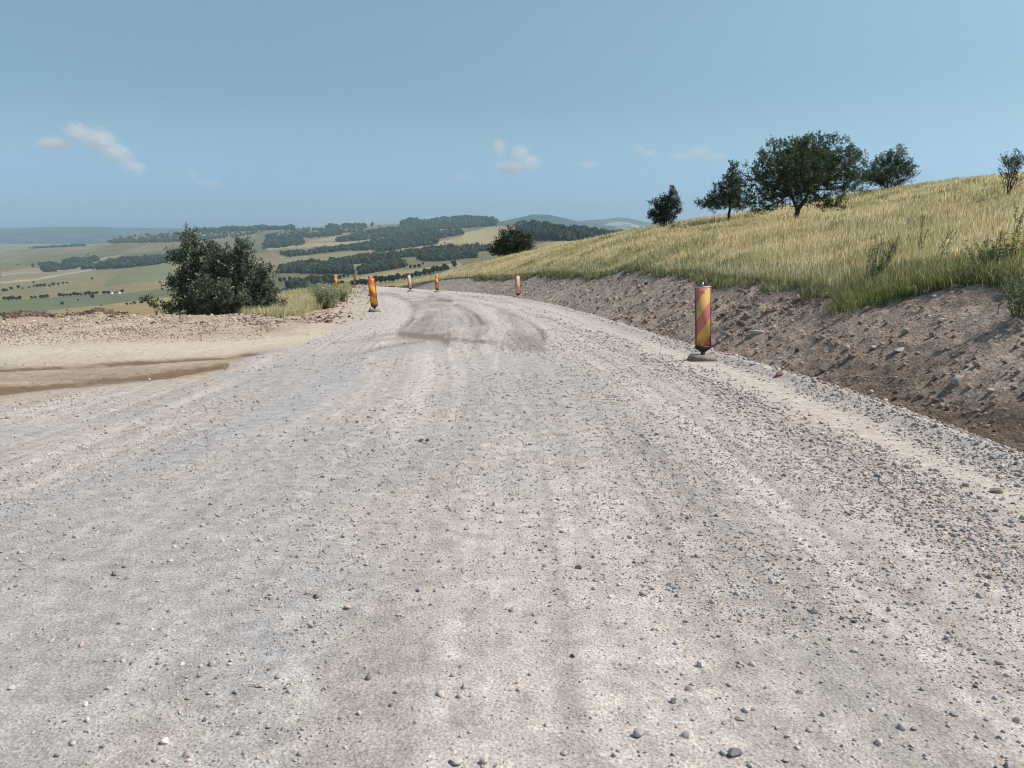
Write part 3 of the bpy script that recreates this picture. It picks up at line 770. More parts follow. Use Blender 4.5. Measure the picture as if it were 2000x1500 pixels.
def tree(name, label, cat, bx, by, D, blobs, stems, ntw, leaf, col, per=11, group=None, base=None, up=.5, twl=(.14, .4), shoots=0, trunk_r=.1, depth=.85):
    S = D / FPX
    b = np.array(base if base is not None else at(bx, by, D))
    root = tag(empty(name, b), label, cat, group)
    mb = MB(); tops = []
    for st in stems:                     # stems: list of (px,py,radius_m[,depth_m])
        pts = np.array([((q[0] - bx) * S, (q[3] if len(q) > 3 else 0), (by - q[1]) * S) for q in st]); rad = np.array([q[2] for q in st])
        f = np.linspace(0, len(pts) - 1, 4 * len(pts)); pts = np.stack([np.interp(f, range(len(pts)), pts[:, i]) for i in range(3)], 1)
        pts[1:] += R.normal(0, .012, (len(pts) - 1, 3)); pts[0, 2] -= .12
        if st[0][1] >= by - 3: mb.tube([(0, 0, -.2), pts[0] + np.array([0, 0, .02])], [.05, st[0][2]], 6)
        mb.tube(pts, np.interp(f, range(len(rad)), rad), 7); tops.append(pts[-1]); tops.append(pts[len(pts) * 2 // 3])
    tops = np.array(tops)
    area = np.array([bl[2] * bl[3] for bl in blobs], float); cnt = np.maximum(6, (ntw * .78 * area / area.sum())).astype(int)
    LP, LD, LC = [], [], []
    for bl, nt_ in zip(blobs, cnt):
        c = np.array([(bl[0] - bx) * S, (bl[4] * S if len(bl) > 4 else R.normal(0, .25) * bl[2] * S), (by - bl[1]) * S]); r = np.array([bl[2] * S, max(bl[2], 16) * S * depth, bl[3] * S]) * .93
        a = tops[np.argmin(((tops - c) ** 2).sum(1))]
        k = np.linspace(0, 1, 7)[:, None]; bow = np.array([0, 0, -.12 * np.linalg.norm(c - a)])
        limb = a + (c - a) * k + bow * (4 * k * (1 - k)) * .6 + np.r_[np.zeros((1, 3)), R.normal(0, .03, (6, 3))]
        lr = trunk_r * .42 * min(1, (bl[2] / 40) ** .5 + .3)
        mb.tube(limb, np.linspace(lr, lr * .3, 7), 5, False)
        v = unit(R.normal(size=(nt_, 3))); q = c + v * r * (R.random(nt_) ** .42)[:, None]
        # branchlets reaching out from the limb
        for e in q[:: max(1, nt_ // 16)]:
            m = limb[R.integers(3, 7)]; mid = (m + e) / 2 + R.normal(0, .05, 3)
            mb.tube([m, mid, e], [lr * .3, lr * .18, .004], 4, False)
        out = unit(unit(q - c) * np.array([1, 1, .6]) + np.array([0, 0, up]) + R.normal(0, .3, q.shape))
        tl = R.uniform(*twl, nt_)
        clump = (1 + R.normal(0, .38, nt_))
        per_ = int(per * 2.4); nt_ = len(q); f = R.random((nt_, per_))
        P = (q[:, None] + out[:, None] * (tl[:, None] * f)[..., None]) + R.normal(0, leaf * .6, (nt_, per_, 3))
        dd = unit(out[:, None] * .5 + R.normal(0, .7, (nt_, per_, 3)))
        cc = np.clip(clump[:, None, None] * np.array(col)[None, None] * (1 + R.normal(0, .12, (nt_, per_, 1))), .004, 1)
        LP.append(P.reshape(-1, 3)); LD.append(dd.reshape(-1, 3)); LC.append(np.broadcast_to(cc, P.shape).reshape(-1, 3))
        if shoots:                       # long upright shoots breaking the outline at the top
            ns = max(2, int(shoots * bl[2] / 40)); th = R.uniform(0, 2 * np.pi, ns); rr = R.random(ns) ** .5
            e0 = c + np.stack([np.cos(th) * rr * r[0], np.sin(th) * rr * r[1], np.sqrt(np.maximum(0, 1 - rr ** 2)) * r[2] * .95], -1)
            du = unit(np.stack([np.cos(th) * rr * .55, np.sin(th) * rr * .5, np.ones(ns)], -1) + R.normal(0, .15, (ns, 3)))
            ln = R.uniform(.15, .5, ns) * (twl[1] / .6)
            f = R.random((ns, 12))
            P = e0[:, None] + du[:, None] * (ln[:, None] * f)[..., None] + R.normal(0, leaf * .3, (ns, 12, 3))
            LP.append(P.reshape(-1, 3)); LD.append((du[:, None] * .7 + R.normal(0, .5, P.shape)).reshape(-1, 3))
            LC.append(np.broadcast_to(np.array(col) * 1.15, P.shape).reshape(-1, 3))
            for e, u_, l_ in zip(e0, du, ln): mb.tube([e - u_ * .2, e, e + u_ * l_ * .9], [.008, .006, .003], 3, False)
    LP, LD, LC = np.concatenate(LP), np.concatenate(LD), np.concatenate(LC)
    keep = LP[:, 2] > .03; LP, LD, LC = LP[keep], LD[keep], LC[keep]
    V, F, C = leaf_mesh(LP, LD, leaf * R.uniform(.7, 1.45, len(LP)), LC)
    mb.build('trunk' if len(stems) < 3 else 'stems', M_BARK, root, True)
    mobj('crown' if len(stems) < 3 else 'foliage', V, F, M_LEAF, C, False, root)
    return root

DG = (.058, .092, .036)
tree('fruit_tree', 'largest spreading tree with a forked dark trunk in the dry meadow', 'tree', 1555, 441, 40,
     [(q[0] - 6, q[1] + 5) + tuple(q[2:]) for q in ((1570, 335, 58, 46), (1510, 340, 48, 40), (1630, 338, 50, 42), (1600, 300, 62, 30), (1530, 305, 45, 26), (1560, 300, 50, 28), (1480, 345, 30, 30), (1500, 385, 42, 22), (1545, 380, 60, 24),
      (1610, 385, 52, 18), (1652, 360, 30, 22), (1655, 325, 22, 32), (1488, 405, 22, 10), (1630, 400, 26, 8), (1590, 350, 50, 40, 45), (1560, 340, 50, 40, -45), (1620, 330, 40, 34, 40), (1515, 345, 40, 30, -40))],
     [[(1556, 441, .17), (1554, 425, .13), (1556, 413, .12), (1567, 395, .09), (1576, 372, .06)], [(1556, 415, .11), (1549, 398, .085), (1540, 380, .055)]], 2300, .09, DG, 10, shoots=22, trunk_r=.13)
tree('young_tree', 'medium tree with a lopsided crown directly left of the largest spreading tree', 'tree', 1423, 428, 47,
     [(1424, 372, 22, 20), (1427, 350, 14, 16), (1402, 390, 24, 12), (1386, 401, 24, 9), (1440, 392, 24, 14), (1415, 402, 38, 10), (1436, 366, 14, 14), (1426, 334, 7, 11), (1400, 374, 12, 9), (1450, 404, 18, 8)],
     [[(1423, 428, .10), (1424, 412, .08), (1425, 392, .06), (1428, 365, .035)]], 520, .10, DG, 10, shoots=5, trunk_r=.09)
tree('young_tree', 'small dark tree farthest down the meadow ridge line', 'tree', 1297, 446, 50,
     [(1300, 410, 24, 26), (1308, 390, 15, 16), (1285, 418, 18, 14), (1312, 408, 16, 16), (1295, 430, 24, 12), (1280, 428, 12, 10), (1309, 378, 6, 8), (1278, 400, 7, 7)],
     [[(1297, 446, .09), (1298, 430, .07), (1302, 400, .04)]], 420, .10, (.032, .048, .026), 10, shoots=4, trunk_r=.08)
tree('wild_shrub', 'broad spiky shrub on the meadow crest just right of the largest tree', 'shrub', 1735, 372, 54,
     [(1730, 340, 36, 26), (1745, 322, 20, 22), (1710, 345, 26, 22), (1762, 342, 20, 16), (1698, 352, 16, 12), (1745, 302, 8, 12), (1720, 318, 14, 12), (1772, 332, 12, 9), (1735, 360, 34, 10)],
     [[(1733, 373, .06), (1728, 340, .03)], [(1737, 373, .06), (1746, 335, .03)], [(1740, 373, .05), (1768, 345, .02)]], 620, .10, DG, 10, shoots=9, up=.7, twl=(.2, .5))
tree('sapling', 'thin upright sapling alone on the meadow near its highest part', 'sapling', 1969, 378, 24,
     [(1972, 330, 13, 18), (1962, 322, 9, 14), (1980, 318, 10, 16), (1966, 345, 12, 10), (1978, 348, 10, 9), (1970, 362, 12, 6)],
     [[(1969, 379, .025), (1966, 350, .016), (1961, 315, .006)], [(1970, 379, .025), (1974, 345, .015), (1984, 305, .006)], [(1970, 377, .02), (1980, 355, .012), (1990, 345, .005)]], 110, .05, (.085, .11, .065), 8, shoots=9, up=1.3, twl=(.15, .35), trunk_r=.03)
tree('roadside_bush', 'big dense many-stemmed bush behind the dirt rim left of the road', 'bush', 435, 617, 28,
     [(435 + (q[0] - 435) * .96, q[1] + 8) + tuple(q[2:]) for q in ((384, 505, 20, 44), (378, 468, 10, 22), (402, 550, 24, 44), (430, 505, 18, 34), (436, 560, 30, 40), (462, 520, 20, 40), (470, 575, 30, 34), (490, 500, 18, 30), (482, 478, 12, 16), (506, 550, 20, 34), (530, 530, 13, 18),
      (524, 575, 20, 22), (352, 500, 10, 14), (360, 560, 18, 34), (345, 548, 11, 10), (366, 598, 26, 16), (335, 598, 14, 10), (505, 598, 28, 12), (545, 585, 12, 8), (410, 600, 34, 16), (455, 602, 34, 14), (415, 485, 11, 16), (448, 488, 10, 16),
      (430, 565, 34, 30, -40), (470, 570, 30, 28, -45), (400, 570, 28, 28, 40))],
     [[(410, 618, .05), (395, 560, .035), (384, 480, .015)], [(425, 618, .06), (430, 550, .04), (432, 485, .015)], [(440, 618, .06), (470, 550, .035), (486, 485, .015)], [(450, 618, .05), (500, 570, .03), (525, 535, .012)], [(415, 618, .05), (370, 575, .03), (345, 550, .012)]],
     1750, .088, (.13, .155, .105), 12, shoots=18, twl=(.15, .4), up=.45, trunk_r=.06)
tree('rim_shrub', 'low sprig of a shrub on the dirt rim left of the big bush', 'shrub', 305, 606, 28.6,
     [(300, 590, 8, 5), (285, 586, 5, 4), (303, 598, 6, 5), (330, 603, 12, 6)], [[(305, 607, .012), (295, 595, .008), (284, 585, .004)], [(306, 607, .012), (318, 602, .008), (332, 600, .005)], [(305, 607, .01), (302, 592, .006), (301, 582, .003)]], 40, .07, (.06, .075, .04), 8, twl=(.1, .3), trunk_r=.03)
tree('round_bush', 'dark round bush on the meadow edge at the top of the bend', 'bush', 1003, 503, 76,
     [(1003, 478, 34, 20), (1000, 462, 20, 12), (985, 484, 20, 14), (1022, 484, 20, 14), (1006, 492, 38, 10), (975, 494, 14, 8), (1028, 470, 10, 8)],
     [[(998, 504, .09), (992, 480, .04)], [(1003, 504, .09), (1004, 475, .04)], [(1008, 504, .09), (1018, 480, .04)]], 800, .17, (.045, .065, .028), 9, twl=(.3, .7), shoots=3)

# weeds along the lip of the cutting
def weed(name, label, px, py, hpx, nst, lean, col, leaf=.07, stemcol=None, flower=None, spread=.3, per=16, d1=80):
    p = hit(px, py, 4, d1); S = np.linalg.norm(p) / FPX; H = hpx * S
    root = tag(empty(name, p), label, 'weed', 'weeds along the lip of the bank'); mb = MB(); LP, LD, FP = [], [], []
    for _ in range(nst):
        a = R.uniform(0, 6.28); l = R.uniform(.2, 1) * spread; h = H * R.uniform(.6, 1)
        k = np.linspace(0, 1, 6)[:, None]; b0 = np.r_[R.normal(0, .06 * spread / .3, 2), 0]
        pts = b0 + np.array([math.cos(a) * l + lean, math.sin(a) * l, 0]) * h * k ** 1.4 + np.array([0, 0, h]) * k
        mb.tube(pts, np.linspace(.007, .003, 6), 4, False)
        f = R.uniform(.12, 1, per); q = np.stack([np.interp(f * 5, range(6), pts[:, i]) for i in range(3)], 1)
        az = R.uniform(0, 6.28, per); LP.append(q); LD.append(np.stack([np.cos(az), np.sin(az), R.uniform(-.2, .9, per)], -1))
        if flower:
            f = R.uniform(*((.93, 1) if flower[2] > .5 else (.72, 1)), 4 if flower[2] > .5 else 12); q = np.stack([np.interp(f * 5, range(6), pts[:, i]) for i in range(3)], 1); FP.append(q + R.normal(0, .015, q.shape))
    mb.build('stems', M_BARK if stemcol is None else stemcol, root, True)
    LP, LD = np.concatenate(LP), np.concatenate(LD)
    V, F, C = leaf_mesh(LP, LD, leaf * R.uniform(.5, 1.3, len(LP)), np.array(col) * (1 + R.normal(0, .2, (len(LP), 1))), .3)
    if flower:
        FP = np.concatenate(FP); V2, F2, C2 = leaf_mesh(FP, R.normal(size=FP.shape), np.full(len(FP), .035), np.broadcast_to(np.array(flower), FP.shape), .8)
        V, F, C = np.concatenate([V, V2]), np.concatenate([F, F2 + len(V)]), np.concatenate([C, C2])
    mobj('foliage', V, F, M_LEAF, C, False, root)
    return root
M_STALK = plain_mat('weed_stalk', (.13, .13, .06), .8)
weed('tall_weed', 'dark clump of tall thistles where the turf tongue leaves the bank', 1705, 560, 92, 14, .08, (.10, .12, .085), .06, M_STALK, None, .25, 26)
weed('tall_weed', 'dark thistle stem right beside the tall thistle clump', 1728, 535, 70, 6, .25, (.10, .11, .075), .05, M_STALK, None, .2, 22)
weed('tall_weed', 'single branching brown weed standing above the grass between thistles and green shrub', 1800, 495, 66, 3, .05, (.12, .12, .07), .05, M_STALK, (.16, .12, .08), .25, 14)
weed('tall_weed', 'leaning weed pair in the grass left of the small white flowers', 1835, 515, 62, 4, .3, (.14, .16, .07), .06, M_STALK, None, .25, 18)
weed('flowering_weed', 'green bushy weed with yellow flower spikes at the right border', 1968, 525, 66, 12, 0, (.14, .19, .07), .07, M_STALK, (.62, .42, .05), .35, 22)
weed('flowering_weed', 'tall mullein with dark seed spike at the right border above the yellow flowers', 1978, 470, 62, 3, .12, (.13, .15, .08), .08, M_STALK, (.20, .15, .10), .15, 18)
weed('green_shrub', 'leafy green shrub on the lip of the bank near the right border', 1930, 540, 62, 30, -.05, (.13, .19, .08), .06, M_STALK, None, .6, 30)
weed('green_shrub', 'dark leafy shrub hanging on the bank slope at the right border', 1996, 618, 66, 24, 0, (.10, .15, .075), .06, M_STALK, None, .6, 26)
weed('white_flower', 'little white umbel flowers in the green grass above the turf tongue', 1873, 510, 24, 5, 0, (.2, .24, .1), .03, M_STALK, (.75, .75, .72), .4, 6)
weed('verge_weed', 'bushy grass-green weed mound with a dark heart on the inner verge of the bend', 638, 603, 52, 120, 0, (.33, .36, .23), .09, M_STALK, None, .95, 34)
weed('verge_weed', 'dark leafy weed at the gravel corner below the marker panel behind the mound', 668, 590, 24, 30, 0, (.11, .13, .06), .10, M_STALK, None, .5, 18)
for q, lab in [([(1938, 538), (1958, 550), (1985, 565), (1996, 572)], 'pale dry stick sloping down the bank from the lip by the green shrub'), ([(1945, 583), (1965, 586), (1992, 578)], 'bent dry twig lying on the bank below the pale stick'),
               ([(1968, 640), (1985, 638), (2003, 645)], 'pale branch stub on the bank at the right border'), ([(1468, 604), (1466, 592), (1480, 590)], 'broken root sticking out of the bank right of the marker panel')]:
    P = np.array([hit(*a) for a in q]); P[:, 2] += .05; P[1:-1, 2] += .05
    mb = MB(); mb.tube(P - P[0], np.linspace(.018, .008, len(P)), 6); tag(mb.build('dry_stick', M_DRYWOOD, None, True, loc=P[0]), lab, 'stick', 'dead wood on the bank')

# ================================================================== MARKER PANELS
def stripe_mat(name, slope, period, phase, red, yel, dirt=.2):
    m, nt, N = new_mat(name); L = nt.links.new
    out = N('ShaderNodeOutputMaterial'); b = N('ShaderNodeBsdfPrincipled'); L(b.outputs[0], out.inputs[0]); b.inputs['Roughness'].default_value = .7; b.inputs['Specular IOR Level'].default_value = .15
    tc = N('ShaderNodeTexCoord'); sp = N('ShaderNodeSeparateXYZ'); L(tc.outputs['Object'], sp.inputs[0])
    a = N('ShaderNodeMath'); a.operation = 'MULTIPLY_ADD'; L(sp.outputs['X'], a.inputs[0]); a.inputs[1].default_value = -slope; L(sp.outputs['Z'], a.inputs[2])
    c = N('ShaderNodeMath'); c.operation = 'MULTIPLY_ADD'; L(a.outputs[0], c.inputs[0]); c.inputs[1].default_value = 1 / period; c.inputs[2].default_value = phase + 10
    f = N('ShaderNodeMath'); f.operation = 'FRACT'; L(c.outputs[0], f.inputs[0])
    g = N('ShaderNodeMath'); g.operation = 'GREATER_THAN'; L(f.outputs[0], g.inputs[0]); g.inputs[1].default_value = .5
    mx = N('ShaderNodeMix'); mx.data_type = 'RGBA'; mx.inputs[6].default_value = (*red, 1); mx.inputs[7].default_value = (*yel, 1); L(g.outputs[0], mx.inputs[0])
    n = N('ShaderNodeTexNoise'); n.inputs['Scale'].default_value = 9; n.inputs['Detail'].default_value = 6; n.inputs['Roughness'].default_value = .7; L(tc.outputs['Object'], n.inputs['Vector'])
    # splashed mud collects on the lower part of the board
    mr = N('ShaderNodeMapRange'); mr.inputs[1].default_value = .45; mr.inputs[2].default_value = .02; L(sp.outputs['Z'], mr.inputs[0])
    ad = N('ShaderNodeMath'); ad.operation = 'MULTIPLY_ADD'; L(mr.outputs[0], ad.inputs[0]); ad.inputs[1].default_value = .45; L(n.outputs['Fac'], ad.inputs[2])
    mr2 = N('ShaderNodeMapRange'); mr2.inputs[1].default_value = .68; mr2.inputs[2].default_value = .95; mr2.inputs[4].default_value = dirt * 2; L(ad.outputs[0], mr2.inputs[0])
    m2 = N('ShaderNodeMix'); m2.data_type = 'RGBA'; m2.inputs[7].default_value = (.20, .115, .035, 1); L(mx.outputs[2], m2.inputs[6]); L(mr2.outputs[0], m2.inputs[0])
    mr3 = N('ShaderNodeMapRange'); mr3.inputs[3].default_value = .8; mr3.inputs[4].default_value = 1.2; L(n.outputs['Fac'], mr3.inputs[0])
    vm = N('ShaderNodeVectorMath'); vm.operation = 'SCALE'; L(m2.outputs[2], vm.inputs[0]); L(mr3.outputs[0], vm.inputs['Scale']); L(vm.outputs[0], b.inputs['Base Color'])
    return m
M_FADED = stripe_mat('faded_stripes', 1.3, .575, .19, (.56, .19, .165), (.64, .42, .14), .55)
M_BRIGHT = stripe_mat('bright_stripes', -.75, .46, .05, (.56, .13, .06), (.80, .42, .03), .12)
M_PALE = stripe_mat('bleached_stripes', -.8, .46, .3, (.74, .44, .32), (.78, .56, .38), .15)
M_FRAME = plain_mat('dark_plastic', (.03, .024, .02), .5, .3)
M_RUBBER = plain_mat('dusty_rubber', (.27, .215, .18), .85, .3, 12)
M_STEEL = plain_mat('grey_steel', (.30, .32, .33), .4, .15, 30, .8)
GROUP = 'striped marker panels along the road'

M_EDGE = plain_mat('pale_edge_strip', (.62, .5, .46), .6, .2)
def panel(px, py, label, mat, yaw, lean, post=False, hscale=1., base=True):
    x, y = plane(px, py); x, y = float(x), float(y)
    root = tag(empty('marker_panel', (x, y, float(near_z(x, y)) - .008), math.radians(yaw)), label, 'marker panel', GROUP)
    w, z0, h = .128, .26, 1.0 * hscale
    def kid(mb, name, m, smooth=False, tilt=True):
        o = mb.build(name, m, root, smooth)
        if tilt: o.rotation_euler = (0, -math.radians(lean), 0); o.location = (0, 0, .12)
        return o
    zz = z0 - .12
    b = MB(); b.prism([(-w + .006, zz + .006), (w - .006, zz + .006), (w - .006, zz + h - .004), (-w + .006, zz + h - .004)], -.031, -.0242); o = kid(b, 'striped_board', mat)
    f = MB()
    f.prism([(-w, zz), (w, zz), (w, zz + h), (-w, zz + h)], -.024, .024)
    for x0, x1 in ((-w - .006, -w + .0055), (w - .0055, w + .006)): f.prism([(x0, zz), (x1, zz), (x1, zz + h), (x0, zz + h)], -.036, -.0242)
    kid(f, 'frame', M_FRAME)
    f = MB(); f.prism([(-w - .004, zz + h + .001), (w + .004, zz + h + .001), (w + .004, zz + h + .012), (-w - .004, zz + h + .012)], -.034, .026); kid(f, 'top_cap', M_EDGE)
    f = MB(); f.prism([(-w - .006, zz - .001), (-w - .006, zz - .03), (-.035, zz - .10), (.035, zz - .10), (w + .006, zz - .03), (w + .006, zz - .001)], -.037, .03); f.box(-.03, .03, -.03, .03, -.05, zz - .1005); kid(f, 'foot_socket', M_FRAME)
    if base:
        f = MB()
        for (a, c, d, e, z1, z2) in ((.225, .20, .225, .20, 0, .035), (.222, .197, .185, .11, .0352, .115)):
            V = [(sx * a, sy * c, z1) for sx, sy in ((-1, -1), (1, -1), (1, 1), (-1, 1))] + [(sx * d, sy * e, z2) for sx, sy in ((-1, -1), (1, -1), (1, 1), (-1, 1))]
            f.add(V, np.array([[3, 2, 1, 0], [4, 5, 6, 7], [0, 1, 5, 4], [1, 2, 6, 5], [2, 3, 7, 6], [3, 0, 4, 7]]))
        o = kid(f, 'base_block', M_RUBBER, tilt=False); o.rotation_euler = (0, 0, math.radians(-8))
    if post:
        f = MB(); f.tube([(-.005, 0, zz + h - .05), (-.005, 0, zz + h + .085)], [.02, .02], 10); kid(f, 'lamp_stub', M_STEEL, True)
    return root
p0 = panel(1372, 705, 'faded pink and yellow marker panel with a pipe stub, close to the cut bank', M_FADED, 4, 3.2, True)
cu = bpy.data.curves.new('lettering', 'FONT'); cu.body = 'TSR'; cu.size = .075; cu.extrude = .0006; cu.align_x = 'CENTER'
tmp = bpy.data.objects.new('tmp', cu); LINK(tmp); bpy.context.view_layer.update()
me = bpy.data.meshes.new_from_object(tmp.evaluated_get(bpy.context.evaluated_depsgraph_get())); bpy.data.objects.remove(tmp)
me.materials.clear(); me.materials.append(plain_mat('faded_print', (.36, .09, .08), .6))
bd = [c for c in p0.children if c.name.startswith('striped_board')][0]
lt = bpy.data.objects.new('lettering', me); LINK(lt); lt.parent = bd; lt.rotation_euler = (math.pi / 2, 0, 0); lt.location = (-.035, -.0318, 1.035)
panel(732, 609, 'bright orange and yellow striped marker panel at the inner road edge by the rubble', M_BRIGHT, 24, 5)
panel(726, 578, 'striped marker panel partly hidden right behind the bright one on the inner edge', M_BRIGHT, 30, 2, True)
panel(658, 569, 'orange marker panel rising behind the weedy mound on the inner verge', M_BRIGHT, 52, 5)
panel(694, 560, 'small reddish marker panel at the far end of the road by the dark trees', M_BRIGHT, -30, 3)
panel(802, 569, 'bleached pinkish marker panel on the far side of the bend, without stripes to see', M_PALE, 30, 6)
panel(854, 571, 'yellow and orange marker panel on the outer bend where the cut bank ends', M_BRIGHT, 35, 2)
panel(1012, 583, 'pale salmon marker panel against the cut bank halfway round the outer edge', M_PALE, 20, 2)

# ================================================================== VALLEY
RIDGE = [(-700, 492), (0, 487), (100, 482), (170, 478), (205, 474), (240, 461), (300, 455), (400, 449), (560, 446), (600, 444), (700, 441), (760, 438), (820, 434), (870, 428), (930, 427), (970, 431), (1010, 438), (1060, 446), (1120, 455), (1180, 461), (1260, 468), (1400, 474), (1700, 480)]
def smooth_table(P, sig):
    u = np.arange(-1000, 2001, 4.); v = np.interp(u, [p[0] for p in P], [p[1] for p in P])
    k = np.exp(-(np.arange(-3 * sig, 3 * sig + 1, 4.) / sig) ** 2 / 2); k /= k.sum()
    return u, np.convolve(np.pad(v, len(k) // 2, 'edge'), k, 'valid')[:len(u)]
_ru, _rv = smooth_table(RIDGE, 14); _tu, _tv = smooth_table(list(zip([-400, 200, 960, 1040, 1400], [3800, 4300, 4400, 1500, 1000])), 40); _bu, _bv = smooth_table(list(zip([-200, 430, 720, 1400], [800, 650, 310, 260])), 90)
def ridge(px): return np.interp(px, _ru, _rv)
def vdist(px, py):
    px = np.asarray(px, float); py = np.asarray(py, float)
    dt = np.interp(px, _tu, _tv); db = np.interp(px, _bu, _bv)
    t = (py - ridge(px)) / (620 - ridge(px))
    return np.clip(np.exp(np.log(dt) + (np.log(db) - np.log(dt)) * t), 105, 6000)
vc = np.arange(-700, 1701, 3.); vt = np.concatenate([np.linspace(0, 1, 210), np.linspace(1.02, 2.1, 20)])
VPX = np.broadcast_to(vc[None], (len(vt), len(vc))); VPY = ridge(vc)[None] + vt[:, None] * (620 - ridge(vc))[None]
VD = vdist(VPX, VPY)
VV = at(VPX, VPY, VD)
qx, qy = VPX, VPY
a1 = fbm(qx * .006, qy * .05 + qx * .006, 401, 5); a2 = fbm(qx * .03, qy * .25 + qx * .03, 403, 4)
VC = np.broadcast_to(np.array([.225, .20, .108]), qx.shape + (3,)).copy()
VC = mix(VC, (.155, .165, .085), .9 * ss(-.05, .3, a1)); VC = mix(VC, (.33, .265, .155), .7 * ss(.05, .35, -a1) )
VC = mix(VC, (.27, .21, .14), .45 * ss(.1, .4, a2)); VC = VC * (.72 + .11 * a2)[..., None] * np.array([1.03, .98, .93])
def field(P, c, k=.85, soft=3): 
    global VC
    VC = mix(VC, c, k * inpoly(qx + soft * a2 * 3, qy + a2 * 1.5, P).astype(float))
field([(-700, 640), (-700, 596), (0, 588), (118, 580), (240, 574), (330, 563), (345, 580), (230, 592), (120, 604), (0, 614)], (.105, .135, .07))
field([(-700, 700), (-700, 640), (0, 614), (120, 604), (230, 593), (340, 580), (420, 575), (420, 700)], (.29, .225, .105))
field([(0, 588), (118, 579), (240, 573), (330, 560), (330, 500), (180, 518), (0, 552)], (.25, .205, .115), .55)
field([(200, 560), (330, 545), (340, 505), (250, 522)], (.135, .155, .08), .7)
field([(0, 538), (180, 519), (330, 503), (330, 497), (200, 510), (0, 531)], (.30, .24, .165), .7)
field([(0, 553), (70, 547), (180, 527), (335, 508), (330, 500), (150, 521), (0, 536)], (.25, .20, .13), .6)
field([(905, 455), (960, 441), (1010, 444), (1045, 470), (1190, 470), (1150, 492), (960, 492), (900, 474)], (.36, .285, .165), .85)
field([(740, 489), (812, 482), (905, 462), (960, 470), (900, 476), (780, 488)], (.34, .27, .15), .7)
field([(545, 510), (610, 498), (720, 488), (660, 508), (560, 520)], (.20, .20, .10), .8)
field([(520, 488), (680, 477), (875, 448), (860, 443), (700, 470), (520, 481)], (.35, .28, .165), .8)
field([(600, 475), (640, 463), (720, 455), (660, 470)], (.31, .26, .15), .8)
field([(690, 558), (860, 538), (900, 520), (900, 575), (690, 575)], (.24, .205, .085), .95, 1)
field([(545, 562), (690, 541), (780, 529), (900, 512), (900, 520), (790, 536), (690, 549), (560, 575)], (.27, .225, .12), .85, 1)
for P, w_, c, k in [([(0, 552), (70, 546), (180, 526), (335, 506)], 1.2, (.45, .38, .27), .8), ([(0, 537), (110, 529), (330, 496)], 1., (.42, .35, .25), .6), ([(0, 488), (100, 484), (210, 477), (330, 470), (500, 459)], 1.2, (.33, .29, .17), .6),
                    ([(550, 495), (600, 500), (640, 505)], 1.2, (.20, .15, .1), .6), ([(545, 503), (580, 500), (600, 500)], 1., (.4, .33, .2), .6), ([(152, 520), (200, 506), (235, 499)], 1.6, (.37, .31, .18), .8), ([(720, 489), (800, 483), (880, 470)], 1.3, (.40, .33, .2), .7),
                    ([(690, 558), (780, 546), (900, 530)], 1.2, (.36, .30, .15), .6), ([(588, 563), (690, 546), (780, 534)], 1., (.36, .30, .17), .6), ([(120, 603), (230, 591), (340, 577)], 1., (.13, .13, .07), .7)]:
    VC = mix(VC, c, k * stroke(qx, qy + 1.2 * a2, P, w_))
back = [(1.08, -40), (1.25, -110), (1.4, -150)]  # the ridge rolls away behind its crest
rows_ = [VV]
for m, dz in back[:]:
    q = VV[0].copy(); q[:, :2] *= m; q[:, 2] += dz; rows_.insert(0, q[None]); VC = np.concatenate([VC[:1], VC], 0)
VV = np.concatenate(rows_, 0)
tag(mobj('valley_terrain', VV.reshape(-1, 3), grid_faces(*VV.shape[:2]), M_VALLEY, VC.reshape(-1, 3), True), kind='structure')
g = 13000.
mb = MB(); mb.add([(-g, -2000, -160), (g, -2000, -160), (g, g, -160), (-g, g, -160)], np.array([[0, 1, 2, 3]]))
tag(mb.build('ground', M_VALLEY, col=np.broadcast_to(np.array([.16, .15, .08]), (4, 3))), kind='structure')

def far_hill(name, top, D, depth, c1, c2, seed):
    cx = np.arange(top[0][0], top[-1][0] + 1, 4.); ty_ = np.interp(cx, [p[0] for p in top], [p[1] for p in top]) + .8 * fbm(cx * .06, cx * 0, seed, 4)
    u = np.linspace(0, 1, 60); T = at(cx, ty_, D)
    rowsV = []; cc = []
    for k in np.concatenate([u, 1 + u[1:12]]):
        if k <= 1: d = -depth * (1 - k); hh = k ** .75
        else: d = depth * (k - 1) * 6; hh = 1 - ((k - 1) * 5.2)
        f = (D + d) / D
        q = T.copy(); q[:, :2] *= f; q[:, 2] = -160 + (T[:, 2] + 160) * hh + 14 * fbm(cx * .03, np.full(len(cx), k * 4.), seed + 3, 4) * (k < .97)
        rowsV.append(q); n = fbm(cx * .02, np.full(len(cx), k * 9.) + cx * .01, seed + 5, 5)
        cc.append(np.array(c1) + (np.array(c2) - np.array(c1)) * ss(.02, .35, n)[:, None])
    V = np.stack(rowsV); tag(mobj(name, V.reshape(-1, 3), grid_faces(*V.shape[:2]), M_VALLEY, np.stack(cc).reshape(-1, 3), True), kind='structure')
far_hill('far_hills', [(-700, 452), (-200, 446), (0, 446), (90, 443.5), (180, 442.5), (260, 445), (340, 446), (450, 448), (620, 462)], 10500, 2600, (.014, .034, .04), (.06, .07, .065), 501)
far_hill('far_hills', [(940, 440), (985, 431), (1015, 425), (1040, 419), (1072, 419.5), (1110, 428), (1140, 435), (1190, 441), (1240, 452)], 6800, 1600, (.022, .045, .042), (.055, .075, .06), 511)
far_hill('far_hills', [(1060, 445), (1130, 432), (1180, 428), (1205, 424.5), (1225, 426), (1260, 433), (1330, 440), (1420, 448), (1500, 458)], 9200, 2000, (.03, .055, .055), (.30, .26, .21), 521)

